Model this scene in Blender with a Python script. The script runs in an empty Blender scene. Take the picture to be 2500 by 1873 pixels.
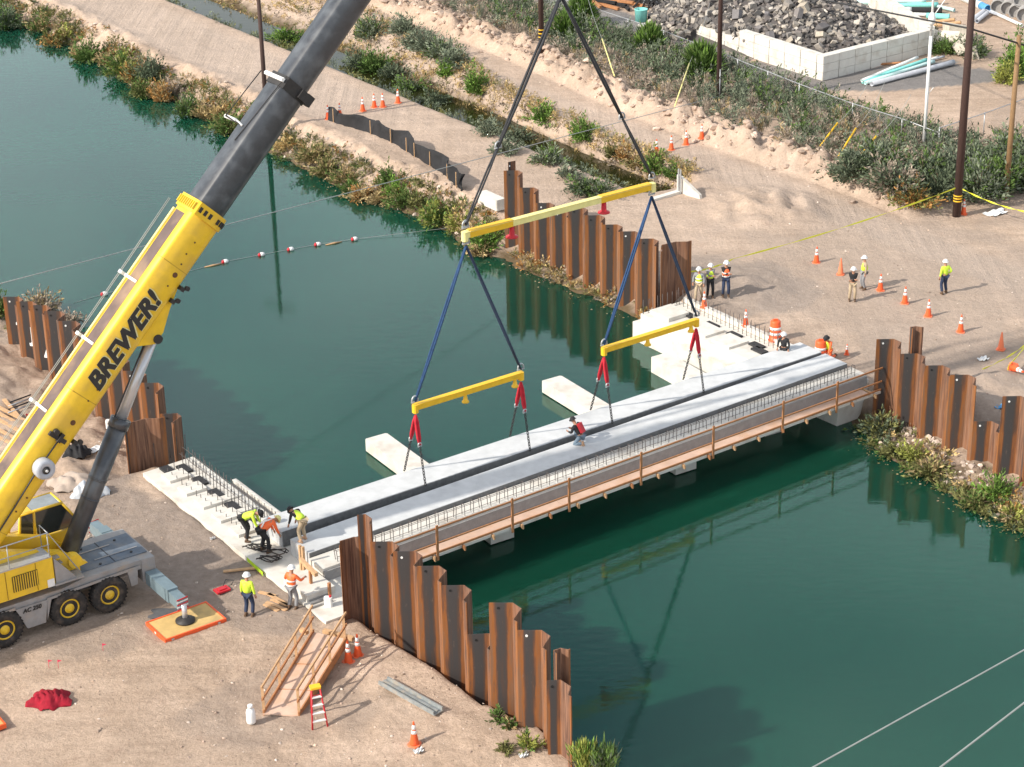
import bpy, math, random
import numpy as np
from mathutils import Vector, Matrix, noise

# ------------------------------------------------------------------ camera
HC = 38.4; FPX = 5054.0; TH = math.radians(24.3); RL = math.radians(-1.2)
_f = Vector((0, math.cos(TH), -math.sin(TH))); _r0 = Vector((1, 0, 0)); _u0 = _r0.cross(_f)
_r = math.cos(RL)*_r0 + math.sin(RL)*_u0; _u = math.cos(RL)*_u0 - math.sin(RL)*_r0
scene = bpy.context.scene
cam_d = bpy.data.cameras.new('camera'); cam = bpy.data.objects.new('camera', cam_d)
scene.collection.objects.link(cam); scene.camera = cam
cam_d.sensor_fit = 'HORIZONTAL'; cam_d.sensor_width = 36; cam_d.lens = FPX/2500*36
cam_d.clip_start = 1; cam_d.clip_end = 6000
M4 = Matrix((_r, _u, -_f)).transposed().to_4x4(); M4.translation = Vector((0, 0, HC)); cam.matrix_world = M4

# ------------------------------------------------------------------ light
SUN_EL = math.radians(34); sd = Vector((0.89, 0.44, 0)).normalized()
sun_d = bpy.data.lights.new('sun', 'SUN'); sun_o = bpy.data.objects.new('sun', sun_d); scene.collection.objects.link(sun_o)
sun_d.energy = 4.1; sun_d.angle = math.radians(1.2); sun_d.color = (1.0, 0.93, 0.83)
dvec = Vector((sd.x*math.cos(SUN_EL), sd.y*math.cos(SUN_EL), -math.sin(SUN_EL)))
sun_o.rotation_euler = dvec.to_track_quat('-Z', 'Y').to_euler(); sun_o.location = (-40, -20, 60)
wd = bpy.data.worlds.new('World'); scene.world = wd; wd.use_nodes = True
nt = wd.node_tree; nt.nodes.clear()
sky = nt.nodes.new('ShaderNodeTexSky'); sky.sky_type = 'NISHITA'; sky.sun_disc = False
sky.sun_elevation = SUN_EL; sky.sun_rotation = math.atan2(-sd.x, -sd.y); sky.dust_density = 2.5
bg = nt.nodes.new('ShaderNodeBackground'); bg.inputs[1].default_value = 0.12
tc = nt.nodes.new('ShaderNodeTexCoord'); mp = nt.nodes.new('ShaderNodeMapping'); mp.inputs['Scale'].default_value = (1, 1, 2.6)
nz = nt.nodes.new('ShaderNodeTexNoise'); nz.inputs['Scale'].default_value = 2.6; nz.inputs['Detail'].default_value = 6; nz.inputs['Distortion'].default_value = .4
cr = nt.nodes.new('ShaderNodeValToRGB'); cr.color_ramp.elements[0].position = .36; cr.color_ramp.elements[1].position = .70
cr.color_ramp.elements[0].color = (0, 0, 0, 1); cr.color_ramp.elements[1].color = (.8, .8, .8, 1)
mx = nt.nodes.new('ShaderNodeMixRGB'); mx.inputs[2].default_value = (8.8, 9.1, 9.2, 1)
ow = nt.nodes.new('ShaderNodeOutputWorld'); L = nt.links.new
L(tc.outputs['Generated'], mp.inputs[0]); L(mp.outputs[0], nz.inputs['Vector']); L(nz.outputs['Fac'], cr.inputs[0])
# pale haze low in the sky
sxy = nt.nodes.new('ShaderNodeSeparateXYZ'); L(tc.outputs['Generated'], sxy.inputs[0])
hz = nt.nodes.new('ShaderNodeMapRange'); hz.inputs[1].default_value = .0; hz.inputs[2].default_value = .62; hz.inputs[3].default_value = .85; hz.inputs[4].default_value = .0; L(sxy.outputs[2], hz.inputs[0])
mh = nt.nodes.new('ShaderNodeMixRGB'); mh.inputs[2].default_value = (9.4, 10.2, 10.9, 1); L(hz.outputs[0], mh.inputs[0])
L(cr.outputs[0], mx.inputs[0]); L(sky.outputs[0], mx.inputs[1]); L(mx.outputs[0], mh.inputs[1]); L(mh.outputs[0], bg.inputs[0]); L(bg.outputs[0], ow.inputs[0])
vs = scene.view_settings; vs.view_transform = 'Standard'; vs.look = 'None'; vs.exposure = 0.35; vs.gamma = 1
scene.render.engine = 'CYCLES'

# ------------------------------------------------------------------ frames
AX = Vector((.819, .574, 0)).normalized(); NX = Vector((AX.y, -AX.x, 0))
BO = Vector((-9.48, 71.28, 0)); CO = Vector((-14.78, 65.49, 0))
UP = Vector((0, 0, 1))
def W(s, t, z=0.0): return BO + AX*s + NX*t + UP*z
def CR(s, t, z=0.0): return CO + AX*s + NX*t + UP*z
def ST(p): q = Vector((p[0], p[1], 0)) - BO; return q.dot(AX), q.dot(NX)
ANG = math.atan2(AX.y, AX.x)
def gp(x, y, z=0.0):          # where the sight line through a photo point meets the level z
    d = _f*FPX + _r*(x-1250) - _u*(y-936.5); k = (z-HC)/d.z
    return Vector((d.x*k, d.y*k, z))
def npx(v): return np.array(v, dtype=float)

# ------------------------------------------------------------------ materials
def newmat(name):
    m = bpy.data.materials.new(name); m.use_nodes = True
    n = m.node_tree; b = n.nodes['Principled BSDF']; return m, n, b
def M(name, col, rough=.75, var=.18, scale=3.0, bump=0.0, metal=0.0, stretch=(1, 1, 1), dirt=None, dscale=1.5, spec=.5):
    m, n, b = newmat(name); N = n.nodes.new; L = n.links.new
    c = N('ShaderNodeTexCoord'); mpn = N('ShaderNodeMapping'); mpn.inputs['Scale'].default_value = stretch
    L(c.outputs['Object'], mpn.inputs[0])
    t = N('ShaderNodeTexNoise'); t.inputs['Scale'].default_value = scale; t.inputs['Detail'].default_value = 8; t.inputs['Roughness'].default_value = .65
    L(mpn.outputs[0], t.inputs['Vector'])
    r = N('ShaderNodeValToRGB'); r.color_ramp.elements[0].position = .3; r.color_ramp.elements[1].position = .7
    lo = [max(0, x*(1-var)) for x in col]; hi = [min(1, x*(1+var)) for x in col]
    r.color_ramp.elements[0].color = (*lo, 1); r.color_ramp.elements[1].color = (*hi, 1)
    L(t.outputs['Fac'], r.inputs[0]); out = r.outputs[0]
    if dirt:
        t2 = N('ShaderNodeTexNoise'); t2.inputs['Scale'].default_value = dscale; t2.inputs['Detail'].default_value = 6
        L(mpn.outputs[0], t2.inputs['Vector'])
        r2 = N('ShaderNodeValToRGB'); r2.color_ramp.elements[0].position = .5; r2.color_ramp.elements[1].position = .68
        L(t2.outputs['Fac'], r2.inputs[0]); mx = N('ShaderNodeMixRGB'); mx.inputs[2].default_value = (*dirt, 1)
        ml = N('ShaderNodeMath'); ml.operation = 'MULTIPLY'; ml.inputs[1].default_value = .75
        L(r2.outputs[0], ml.inputs[0]); L(ml.outputs[0], mx.inputs[0]); L(out, mx.inputs[1]); out = mx.outputs[0]
    L(out, b.inputs['Base Color']); b.inputs['Roughness'].default_value = rough; b.inputs['Metallic'].default_value = metal
    b.inputs['Specular IOR Level'].default_value = spec
    if bump:
        bp = N('ShaderNodeBump'); bp.inputs['Strength'].default_value = bump; bp.inputs['Distance'].default_value = .05
        L(t.outputs['Fac'], bp.inputs['Height']); L(bp.outputs[0], b.inputs['Normal'])
    return m
def MV(name, rough=.85, bump=0, scale=6, trans=0):       # colour comes from the mesh (leaf kinds, stone kinds)
    m, n, b = newmat(name); a = n.nodes.new('ShaderNodeVertexColor'); a.layer_name = 'Col'
    t = n.nodes.new('ShaderNodeTexNoise'); t.inputs['Scale'].default_value = scale; t.inputs['Detail'].default_value = 6
    c = n.nodes.new('ShaderNodeTexCoord'); n.links.new(c.outputs['Object'], t.inputs['Vector'])
    mr = n.nodes.new('ShaderNodeMapRange'); mr.inputs[3].default_value = .65; mr.inputs[4].default_value = 1.35; n.links.new(t.outputs['Fac'], mr.inputs[0])
    mx = n.nodes.new('ShaderNodeVectorMath'); mx.operation = 'SCALE'; n.links.new(a.outputs[0], mx.inputs[0]); n.links.new(mr.outputs[0], mx.inputs['Scale'])
    n.links.new(mx.outputs[0], b.inputs['Base Color']); b.inputs['Roughness'].default_value = rough
    b.inputs['Specular IOR Level'].default_value = .25
    if bump:
        bp = n.nodes.new('ShaderNodeBump'); bp.inputs['Strength'].default_value = bump; bp.inputs['Distance'].default_value = .05
        n.links.new(t.outputs['Fac'], bp.inputs['Height']); n.links.new(bp.outputs[0], b.inputs['Normal'])
    return m

# ------------------------------------------------------------------ mesh builder
ORG = {}
class MB:
    def __init__(s): s.v = []; s.f = []; s.m = []; s.sm = []
    def add(s, vs, fs, mi=0, smooth=False):
        o = len(s.v); s.v += [Vector(v) for v in vs]; s.f += [[i+o for i in f] for f in fs]
        s.m += [mi]*len(fs); s.sm += [smooth]*len(fs); return s
    def hexa(s, p, mi=0):      # 8 corners: bottom 4 ring, top 4 ring
        return s.add(p, [(3, 2, 1, 0), (4, 5, 6, 7), (0, 1, 5, 4), (1, 2, 6, 5), (2, 3, 7, 6), (3, 0, 4, 7)], mi)
    def box(s, c, d, mi=0, ex=None, ey=None, ez=None, bev=0):
        ex = ex or Vector((1, 0, 0)); ey = ey or Vector((0, 1, 0)); ez = ez or Vector((0, 0, 1))
        ex = Vector(ex).normalized(); ey = Vector(ey).normalized(); ez = Vector(ez).normalized(); c = Vector(c)
        x, y, z = d[0]/2, d[1]/2, d[2]/2
        if bev <= 0:
            P = [c+ex*a*x+ey*b*y+ez*k*z for k in (-1, 1) for a, b in ((-1, -1), (1, -1), (1, 1), (-1, 1))]
            return s.hexa(P, mi)
        b_ = min(bev, x*.9, y*.9); ring = [(-x+b_, -y), (x-b_, -y), (x, -y+b_), (x, y-b_), (x-b_, y), (-x+b_, y), (-x, y-b_), (-x, -y+b_)]
        P = [c+ex*a+ey*b+ez*k for k in (-z, z) for a, b in ring]
        return s.add(P, [tuple(range(7, -1, -1)), tuple(range(8, 16))]+[(i, (i+1) % 8, (i+1) % 8+8, i+8) for i in range(8)], mi)
    def tube(s, p0, p1, r0, r1=None, n=10, mi=0, caps=True, smooth=True):
        return s.path([p0, p1], [r0, r1 if r1 is not None else r0], n, mi, caps, smooth)
    def path(s, pts, r, n=8, mi=0, caps=True, smooth=True):
        pts = [Vector(p) for p in pts]
        if not isinstance(r, (list, tuple)): r = [r]*len(pts)
        o = len(s.v); prev = None
        for i, p in enumerate(pts):
            d = (pts[min(i+1, len(pts)-1)]-pts[max(i-1, 0)]).normalized()
            a = prev if prev is not None else (Vector((0, 0, 1)) if abs(d.z) < .9 else Vector((1, 0, 0)))
            a = (a - d*a.dot(d)); a = a.normalized() if a.length > 1e-6 else d.orthogonal().normalized(); b = d.cross(a); prev = a
            for k in range(n):
                w = 2*math.pi*k/n; s.v.append(p+(a*math.cos(w)+b*math.sin(w))*r[i])
        for i in range(len(pts)-1):
            for k in range(n):
                s.f.append([o+i*n+k, o+i*n+(k+1) % n, o+(i+1)*n+(k+1) % n, o+(i+1)*n+k]); s.m.append(mi); s.sm.append(smooth)
        if caps:
            s.f.append([o+k for k in range(n-1, -1, -1)]); s.f.append([o+(len(pts)-1)*n+k for k in range(n)]); s.m += [mi, mi]; s.sm += [False, False]
        return s
    def lathe(s, c, prof, n=16, mi=0, ax=None, smooth=True, mis=None):
        c = Vector(c); d = Vector(ax).normalized() if ax else Vector((0, 0, 1)); a = d.orthogonal().normalized(); b = d.cross(a); o = len(s.v)
        for r, z in prof:
            for k in range(n):
                w = 2*math.pi*k/n; s.v.append(c+d*z+(a*math.cos(w)+b*math.sin(w))*max(r, 1e-4))
        for i in range(len(prof)-1):
            for k in range(n):
                s.f.append([o+i*n+k, o+i*n+(k+1) % n, o+(i+1)*n+(k+1) % n, o+(i+1)*n+k]); s.m.append(mis[i] if mis else mi); s.sm.append(smooth)
        s.f.append([o+k for k in range(n-1, -1, -1)]); s.f.append([o+(len(prof)-1)*n+k for k in range(n)]); s.m += [mis[0] if mis else mi, mis[-1] if mis else mi]; s.sm += [False, False]
        return s
    def prism(s, poly, ext, mi=0, smooth=False):       # 3d polygon swept by a vector
        n = len(poly); e = Vector(ext); P = [Vector(p) for p in poly]; P += [p+e for p in P]
        return s.add(P, [tuple(range(n-1, -1, -1)), tuple(range(n, 2*n))]+[(i, (i+1) % n, (i+1) % n+n, i+n) for i in range(n)], mi, smooth)
    def build(s, name, mats, parent=None, loc=None, local=False):
        if not isinstance(mats, (list, tuple)): mats = [mats]
        org = ORG[parent.name] if parent else (Vector(loc) if loc is not None else Vector((0, 0, 0)))
        me = bpy.data.meshes.new(name)
        vs = s.v if local else [v-org for v in s.v]
        me.from_pydata([tuple(v) for v in vs], [], s.f)
        for mt in mats: me.materials.append(mt)
        me.polygons.foreach_set('material_index', s.m); me.polygons.foreach_set('use_smooth', s.sm); me.update()
        o = bpy.data.objects.new(name, me); scene.collection.objects.link(o)
        if parent: o.parent = parent
        else: o.location = org
        ORG[o.name] = org; return o
def tag(o, label=None, cat=None, group=None, kind=None):
    if label: o['label'] = label
    if cat: o['category'] = cat
    if group: o['group'] = group
    if kind: o['kind'] = kind
    return o
def thing(name, label, cat, loc=(0, 0, 0), group=None, kind=None):
    o = bpy.data.objects.new(name, None); o.empty_display_size = .3; scene.collection.objects.link(o)
    o.location = Vector(loc); ORG[o.name] = Vector(loc); return tag(o, label, cat, group, kind)
def dup(root, loc, rz=0, label=None, sc=None, tilt=None, cat=None):
    r = root.copy(); scene.collection.objects.link(r); r.location = loc; r.rotation_euler = (tilt[0] if tilt else 0, tilt[1] if tilt else 0, rz)
    if sc: r.scale = (sc, sc, sc) if isinstance(sc, (int, float)) else sc
    if label: r['label'] = label
    for ch in list(root.children):
        c = ch.copy(); scene.collection.objects.link(c); c.parent = r
        for g in list(ch.children): d = g.copy(); scene.collection.objects.link(d); d.parent = c
    return r
def npmesh(name, V, F, mats, cols=None, smooth=False, loc=(0, 0, 0), parent=None):
    me = bpy.data.meshes.new(name); V = np.asarray(V, dtype=np.float32)-np.asarray(tuple(loc), dtype=np.float32); F = np.asarray(F, dtype=np.int32)
    k = F.shape[1]; me.vertices.add(len(V)); me.vertices.foreach_set('co', V.ravel()); me.loops.add(F.size); me.loops.foreach_set('vertex_index', F.ravel())
    me.polygons.add(len(F)); me.polygons.foreach_set('loop_start', np.arange(0, F.size, k, dtype=np.int32)); me.polygons.foreach_set('loop_total', np.full(len(F), k, dtype=np.int32))
    me.polygons.foreach_set('use_smooth', np.full(len(F), smooth))
    for mt in (mats if isinstance(mats, (list, tuple)) else [mats]): me.materials.append(mt)
    me.update(calc_edges=True)
    if cols is not None:
        a = me.color_attributes.new('Col', 'FLOAT_COLOR', 'POINT'); c = np.ones((len(V), 4), dtype=np.float32); c[:, :3] = cols; a.data.foreach_set('color', c.ravel())
    me.validate()
    o = bpy.data.objects.new(name, me); scene.collection.objects.link(o); o.location = loc
    if parent: o.parent = parent; o.location = (0, 0, 0)
    ORG[o.name] = Vector(loc); return o

# ------------------------------------------------------------------ palette
conc = M('concrete_light', (.62, .61, .58), .85, .1, 2, .15, dirt=(.5, .46, .4), dscale=.7)
conc_w = M('concrete_white', (.66, .63, .57), .85, .06, 3, .1, dirt=(.50, .44, .37), dscale=1.2)
conc_deck = M('concrete_deck', (.56, .57, .57), .8, .12, 1.6, .15, dirt=(.41, .42, .43), dscale=.7, stretch=(1, 1, 1))
conc_shaded = M('concrete_shade_grey', (.15, .15, .15), .85, .25, 5, .2)  # dark grey carries the shade of the slabs' unlit side faces
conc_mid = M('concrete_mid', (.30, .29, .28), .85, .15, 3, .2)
rubber = M('black_rubber', (.028, .025, .023), .8, .3, 6, .1, dirt=(.12, .09, .07), dscale=3)
black = M('black_paint', (.03, .028, .027), .6, .3, 5)
steel = M('grey_steel', (.22, .23, .25), .45, .2, 4, metal=.4)
chrome = M('polished_rod', (.55, .56, .58), .32, .05, 4, metal=.45)
galv = M('galvanised', (.45, .46, .47), .45, .12, 4, metal=.5)
rebar_m = M('rebar_steel', (.10, .085, .08), .7, .3, 8)
yellow = M('crane_yellow', (.82, .53, .03), .40, .10, 2, dirt=(.66, .42, .06), dscale=1.1)
yellow_s = M('spreader_yellow', (.85, .50, .02), .5, .1, 4)
yellow_p = M('faded_yellow', (.85, .76, .30), .6, .12, 3)
boom_grey = M('boom_dark_grey', (.045, .05, .058), .33, .3, 2.2, dirt=(.11, .12, .13), dscale=1.6, spec=.7)
car_grey = M('carrier_grey', (.30, .29, .285), .5, .15, 3, dirt=(.38, .31, .25), dscale=2.2)
deck_grey = M('deck_blue_grey', (.12, .15, .19), .6, .2, 3, dirt=(.20, .20, .20), dscale=2)
outr_grey = M('outrigger_grey', (.16, .22, .25), .5, .15, 3)
brownstrip = M('boom_top_wear', (.13, .09, .08), .7, .25, 1.2, dirt=(.40, .26, .15), dscale=.5)
glass = M('cab_glass', (.03, .035, .035), .08, .2, 2, spec=.9)
glass_l = M('roof_glass', (.25, .28, .29), .1, .3, 2, spec=.9)
orange = M('safety_orange', (.85, .12, .03), .5, .08, 5)
orange_p = M('faded_orange', (.85, .22, .10), .55, .08, 5)
white = M('white_paint', (.80, .80, .78), .5, .05, 5)
reflw = M('reflective_white', (.82, .80, .78), .4, .04, 5)
wood = M('lumber', (.55, .34, .18), .75, .2, 6, .1, stretch=(1, 1, 1))
wood_o = M('lumber_rust', (.42, .19, .08), .75, .22, 6, .1)
ply = M('plywood', (.60, .42, .32), .75, .12, 2, dirt=(.55, .33, .2), dscale=1.2)
ply_y = M('plywood_yellow', (.62, .42, .16), .7, .15, 2, dirt=(.40, .28, .12), dscale=1.5)
redm = M('red_paint', (.55, .02, .03), .5, .12, 5)
redsling = M('red_sling', (.50, .015, .03), .85, .2, 8)
bluesling = M('blue_sling', (.02, .06, .15), .85, .3, 8)
bluesling_d = M('dark_blue_sling', (.02, .035, .07), .85, .3, 8)
blacksling = M('black_sling', (.035, .037, .042), .85, .3, 8)
cable_m = M('wire_grey', (.35, .36, .34), .5, .1, 4)
cable_b = M('wire_black', (.02, .02, .02), .6, .1, 4)
poleb = M('creosote_pole', (.055, .028, .022), .8, .3, 6, .1, stretch=(4, 4, .6))
poleo = M('old_pole', (.25, .15, .07), .8, .3, 6, .1, stretch=(4, 4, .6))
tapey = M('caution_tape', (.75, .75, .05), .5, .1, 3)
hivis = M('hivis_yellow', (.62, .85, .06), .6, .08, 6)
hiviso = M('hivis_orange', (.95, .16, .04), .6, .08, 6)
navy = M('jeans_navy', (.025, .04, .085), .85, .2, 8)
blackc = M('black_cloth', (.02, .02, .022), .85, .25, 8)
khaki = M('khaki_cloth', (.42, .33, .22), .85, .15, 8)
greyc = M('grey_cloth', (.25, .25, .26), .85, .2, 8)
bluej = M('faded_jeans', (.16, .22, .28), .85, .2, 8)
skin = M('skin', (.42, .22, .14), .6, .1, 8)
boot = M('boot_leather', (.12, .07, .04), .7, .2, 8)
tanboot = M('tan_boot', (.50, .30, .18), .7, .2, 8)
hairm = M('dark_hair', (.02, .015, .01), .7, .2, 8)
aqua = M('aqua_pvc', (.22, .62, .58), .5, .12, 3)
aqua_l = M('pale_aqua_pvc', (.50, .70, .68), .5, .1, 3)
bluep = M('blue_pvc', (.10, .38, .70), .5, .12, 3)
silver = M('grey_pipe', (.42, .44, .48), .5, .12, 3)
tarp_b = M('black_fabric', (.018, .018, .02), .9, .35, 3, .3)
pvcw = M('white_pvc', (.75, .76, .74), .5, .08, 3)
# ------------------------------------------------------------------ terrain
rng = np.random.default_rng(7); random.seed(11)
def sm(x, a, b):
    x = min(1, max(0, (x-a)/(b-a))); return x*x*(3-2*x)
FS_T = [-300, -89.6, -84, -76, -72.5, -64.7, -62, -56.4, -51, -45, -39.6, -36.5, -33.5, -28, -25, -21.6, -17.7, -14.8, -12, -9.5, 4, 5.5, 7, 8.5, 11, 12.4, 14, 16, 40, 300]
FS_S = [26.6, 26.2, 27.2, 26.7, 26.8, 25.7, 26.4, 26.7, 26.2, 25.9, 26.1, 25.7, 26.5, 26.7, 26.2, 26.6, 26.8, 27.0, 27.1, 27.0, 27.2, 26.6, 26.0, 25.9, 25.7, 25.5, 25.3, 25.3, 25.5, 25.5]
NS_T = [-300, -60, -34, -29, -25, -16.5, -10.6, -8.4, 6.5, 7.2, 15, 16, 18.5, 22, 300]
NS_S = [2.9, 2.9, 2.9, 1.9, 2.2, 1.6, 1.3, .3, .2, .0, .1, .4, 1.0, 1.6, 1.6]
DE_T = [-300, -76, -69, -63, -52, -46, -39, -33, -26, -22]; DE_S = [46, 46, 46.7, 46, 44.5, 43, 42, 41.3, 41.2, 41]
BC_T = [-300, -66, -60, -53, -48, -43, -38, -32, -27, -22, -18, -15, -11.5, 300]; BC_S = [48.9, 48.9, 48.8, 48.6, 48.2, 47.7, 47.0, 46.7, 46.5, 46.6, 46.8, 47, 46.6, 46.6]
def fb(x, y, z, o=4): return noise.fractal(Vector((x, y, z)), 1.0, 2.0, o)
def height(s, t, det=True):
    fs = np.interp(t, FS_T, FS_S); ns = np.interp(t, NS_T, NS_S)
    n1 = fb(s*.9, t*.9, 3.1) if det else 0
    fs += .35*fb(s*.05, t*.8, 9.0, 3) if det else 0
    if ns <= s <= fs:
        d = min(s-ns, fs-s); return -1.5-min(2.0, .9*d)-.02
    if s < ns:
        d = ns-s
        if t > 7.0: wd_ = .75
        elif t > -8.2: wd_ = 1.2
        else: wd_ = 5.0
        k = min(1, d/wd_); h = -1.5+1.5*(k if wd_ < 2 else (1-(1-k)**1.6))
        h += n1*.16*sm(d, .3, 1.5)*(1.5 if t < -9 else .35)
        if t > 7: h += .35*sm(t, 8, 13)*(1-sm(d, 1.5, 6))
        h += (.06*fb(s*.25, t*.25, 1.7, 2)+.05*fb(s*1.8, t*1.8, 6.7, 4) if det else 0)
        if -1.72 < s and -7.65 < t < 7.1: h = min(h, -.15)
        return h
    d = s-fs
    if t > 4.2:
        h = -1.5+.35*min(1, d/2.0)+n1*.22*sm(d, .2, 1)
        k = sm(s, 28.0, 30.5); h = h*(1-k)+k*0
    elif t > -9: h = -1.5+1.5*sm(s, 27.6, 28.15)
    elif t > -22.8:
        h = -1.5+.3*min(1, d/.8)+n1*.1; k = sm(s, 27.5, 29.0); h = h*(1-k)
    else:
        h = -1.5+1.62*(min(1, d/2.3)**1.15)+n1*.40*sm(d, .1, .9)*(1-sm(d, 2.2, 3.2)); h -= .12*sm(d, 2.5, 4)
    # tracks
    if s > 29: h += n1*.045+.02*fb(s*3, t*3, 1.1, 3)
    # canal-side ditch
    if 35 < s < 48:
        e = np.interp(t, DE_T, DE_S); close = sm(t, -24.5, -22)
        if close < 1:
            dd = -2.0*sm(s, 36.2, 38.8)*(1-sm(s, 40.3, e)); h += dd*(1-close) + n1*.3*(abs(dd)/2)*(1-close)
    if 42 < s < 52:
        c = np.interp(t, BC_T, BC_S); k = 1-sm(t, -12, -9); a = max(0, 1-((s-c)/(1.35))**2)
        h += k*(a**.7*(.7+.6*fb(s*.8, t*.8, 5.0, 4))+a*(n1*.6+.45*abs(fb(s*2.1, t*2.1, 8.0, 3))))
        h += k*.3*sm(s, c, c+1)*(1-sm(s, 53, 57))
    # spoil heap and gravel heap by the group of workers
    for (a_, b_, r_, hh) in ((40.5, -16.5, 3.6, .45), (31.2, -8.5, 3.2, .28), (31.5, 8, 3, .3)):
        q = 1-((s-a_)**2+(t-b_)**2)/r_**2
        if q > 0: h += hh*q*(1+.8*n1)
    return h
def gz(p): s, t = ST(p); return height(s, t)
def cl(p, dz=0): return Vector((p[0], p[1], gz(p)+dz))
def gpt(x, y, dz=0):           # photo point to the terrain surface
    z = 2.4
    while z > -1.5:
        p = gp(x, y, z)
        if gz(p) >= z: break
        z -= .04
    p = gp(x, y, z); p.z = max(-1.5, gz(p))+dz; return p
def axis(segs):
    out = []
    for a, b, st in segs: out += list(np.arange(a, b, st))
    return np.array(out)
sa = axis([(-3000, -400, 400), (-400, -60, 40), (-60, -14, 4), (-14, -8, .5), (-8, 3, .17), (3, 23, 1.0), (23, 25, .5), (25, 30, .17), (30, 36, .25), (36, 50, .22), (50, 58, .4), (58, 78, .6), (78, 110, 2.5), (110, 400, 30), (400, 4001, 450)])
ta = axis([(-4000, -400, 450), (-400, -120, 20), (-120, -90, 1.5), (-90, -60, .45), (-60, 20, .24), (20, 24, .5), (24, 60, 4), (60, 400, 40), (400, 3001, 400)])
ns_, nt_ = len(sa), len(ta); V = np.zeros((ns_*nt_, 3), np.float32); msk = np.zeros((ns_*nt_, 3), np.float32)
ASPH = [(-200, 58.0, 59.8), (-60, 58.2, 61.5), (-50, 58.2, 61), (-45, 58.2, 60.7), (-39, 58.3, 59.8), (-34, 58.5, 62), (-31, 58.5, 70), (-28, 62, 70), (-25, 70, 71), (300, 70, 70.1)]
k = 0
for i, s in enumerate(sa):
    for j, t in enumerate(ta):
        h = height(s, t); p = BO+AX*float(s)+NX*float(t); V[k] = (p.x, p.y, h)
        a0 = np.interp(t, [q[0] for q in ASPH], [q[1] for q in ASPH]); a1 = np.interp(t, [q[0] for q in ASPH], [q[2] for q in ASPH])
        asph = 1.0 if (a0+.2*fb(t*.7, 0, 2, 2) < s < a1+.3*fb(t*.6, 1, 5, 2)) else 0.0
        road = .3*sm(s, 28.5, 30)*(1-sm(s, 46, 48)) + .5*sm(s, 28.8, 29.6)*(1-sm(s, 34.5, 36))*(1-sm(t, -50, -38))*.9 + .35*sm(s, 41, 42)*(1-sm(s, 44, 45))
        g = 0.0
        for (c_, d_, ra, rb, q_) in ((31.5, -9.0, 4.2, 4.5, 1.0), (-6.0, 11.0, 3.2, 3.0, .5), (-3.6, -3.0, 2.9, 6.5, 1.0), (-2.5, 4.6, 2.6, 2.6, .8), (-7, 2.5, 4, 2.5, .6), (33, 5.5, 5, 7, .6), (40, -4, 9, 12, .45), (31, 9, 4, 5, .5), (-4, -22, 3, 9, .5)):
            e = 1-((s-c_)/ra)**2-((t-d_)/rb)**2+.9*fb(s*.35, t*.35, c_, 3)
            g = max(g, q_*sm(e, 0, .5))
        if h < -1.05 and not (38 < s < 42): g = max(g, .9*sm(-h, 1.05, 1.5))
        if s > 49.5 and s < 57.5: g = max(g, .4)
        msk[k] = (min(1, road), g, asph); k += 1
ii, jj = np.meshgrid(np.arange(ns_-1), np.arange(nt_-1), indexing='ij'); b0 = (ii*nt_+jj).ravel()
F = np.stack([b0, b0+1, b0+nt_+1, b0+nt_], 1)
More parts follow.
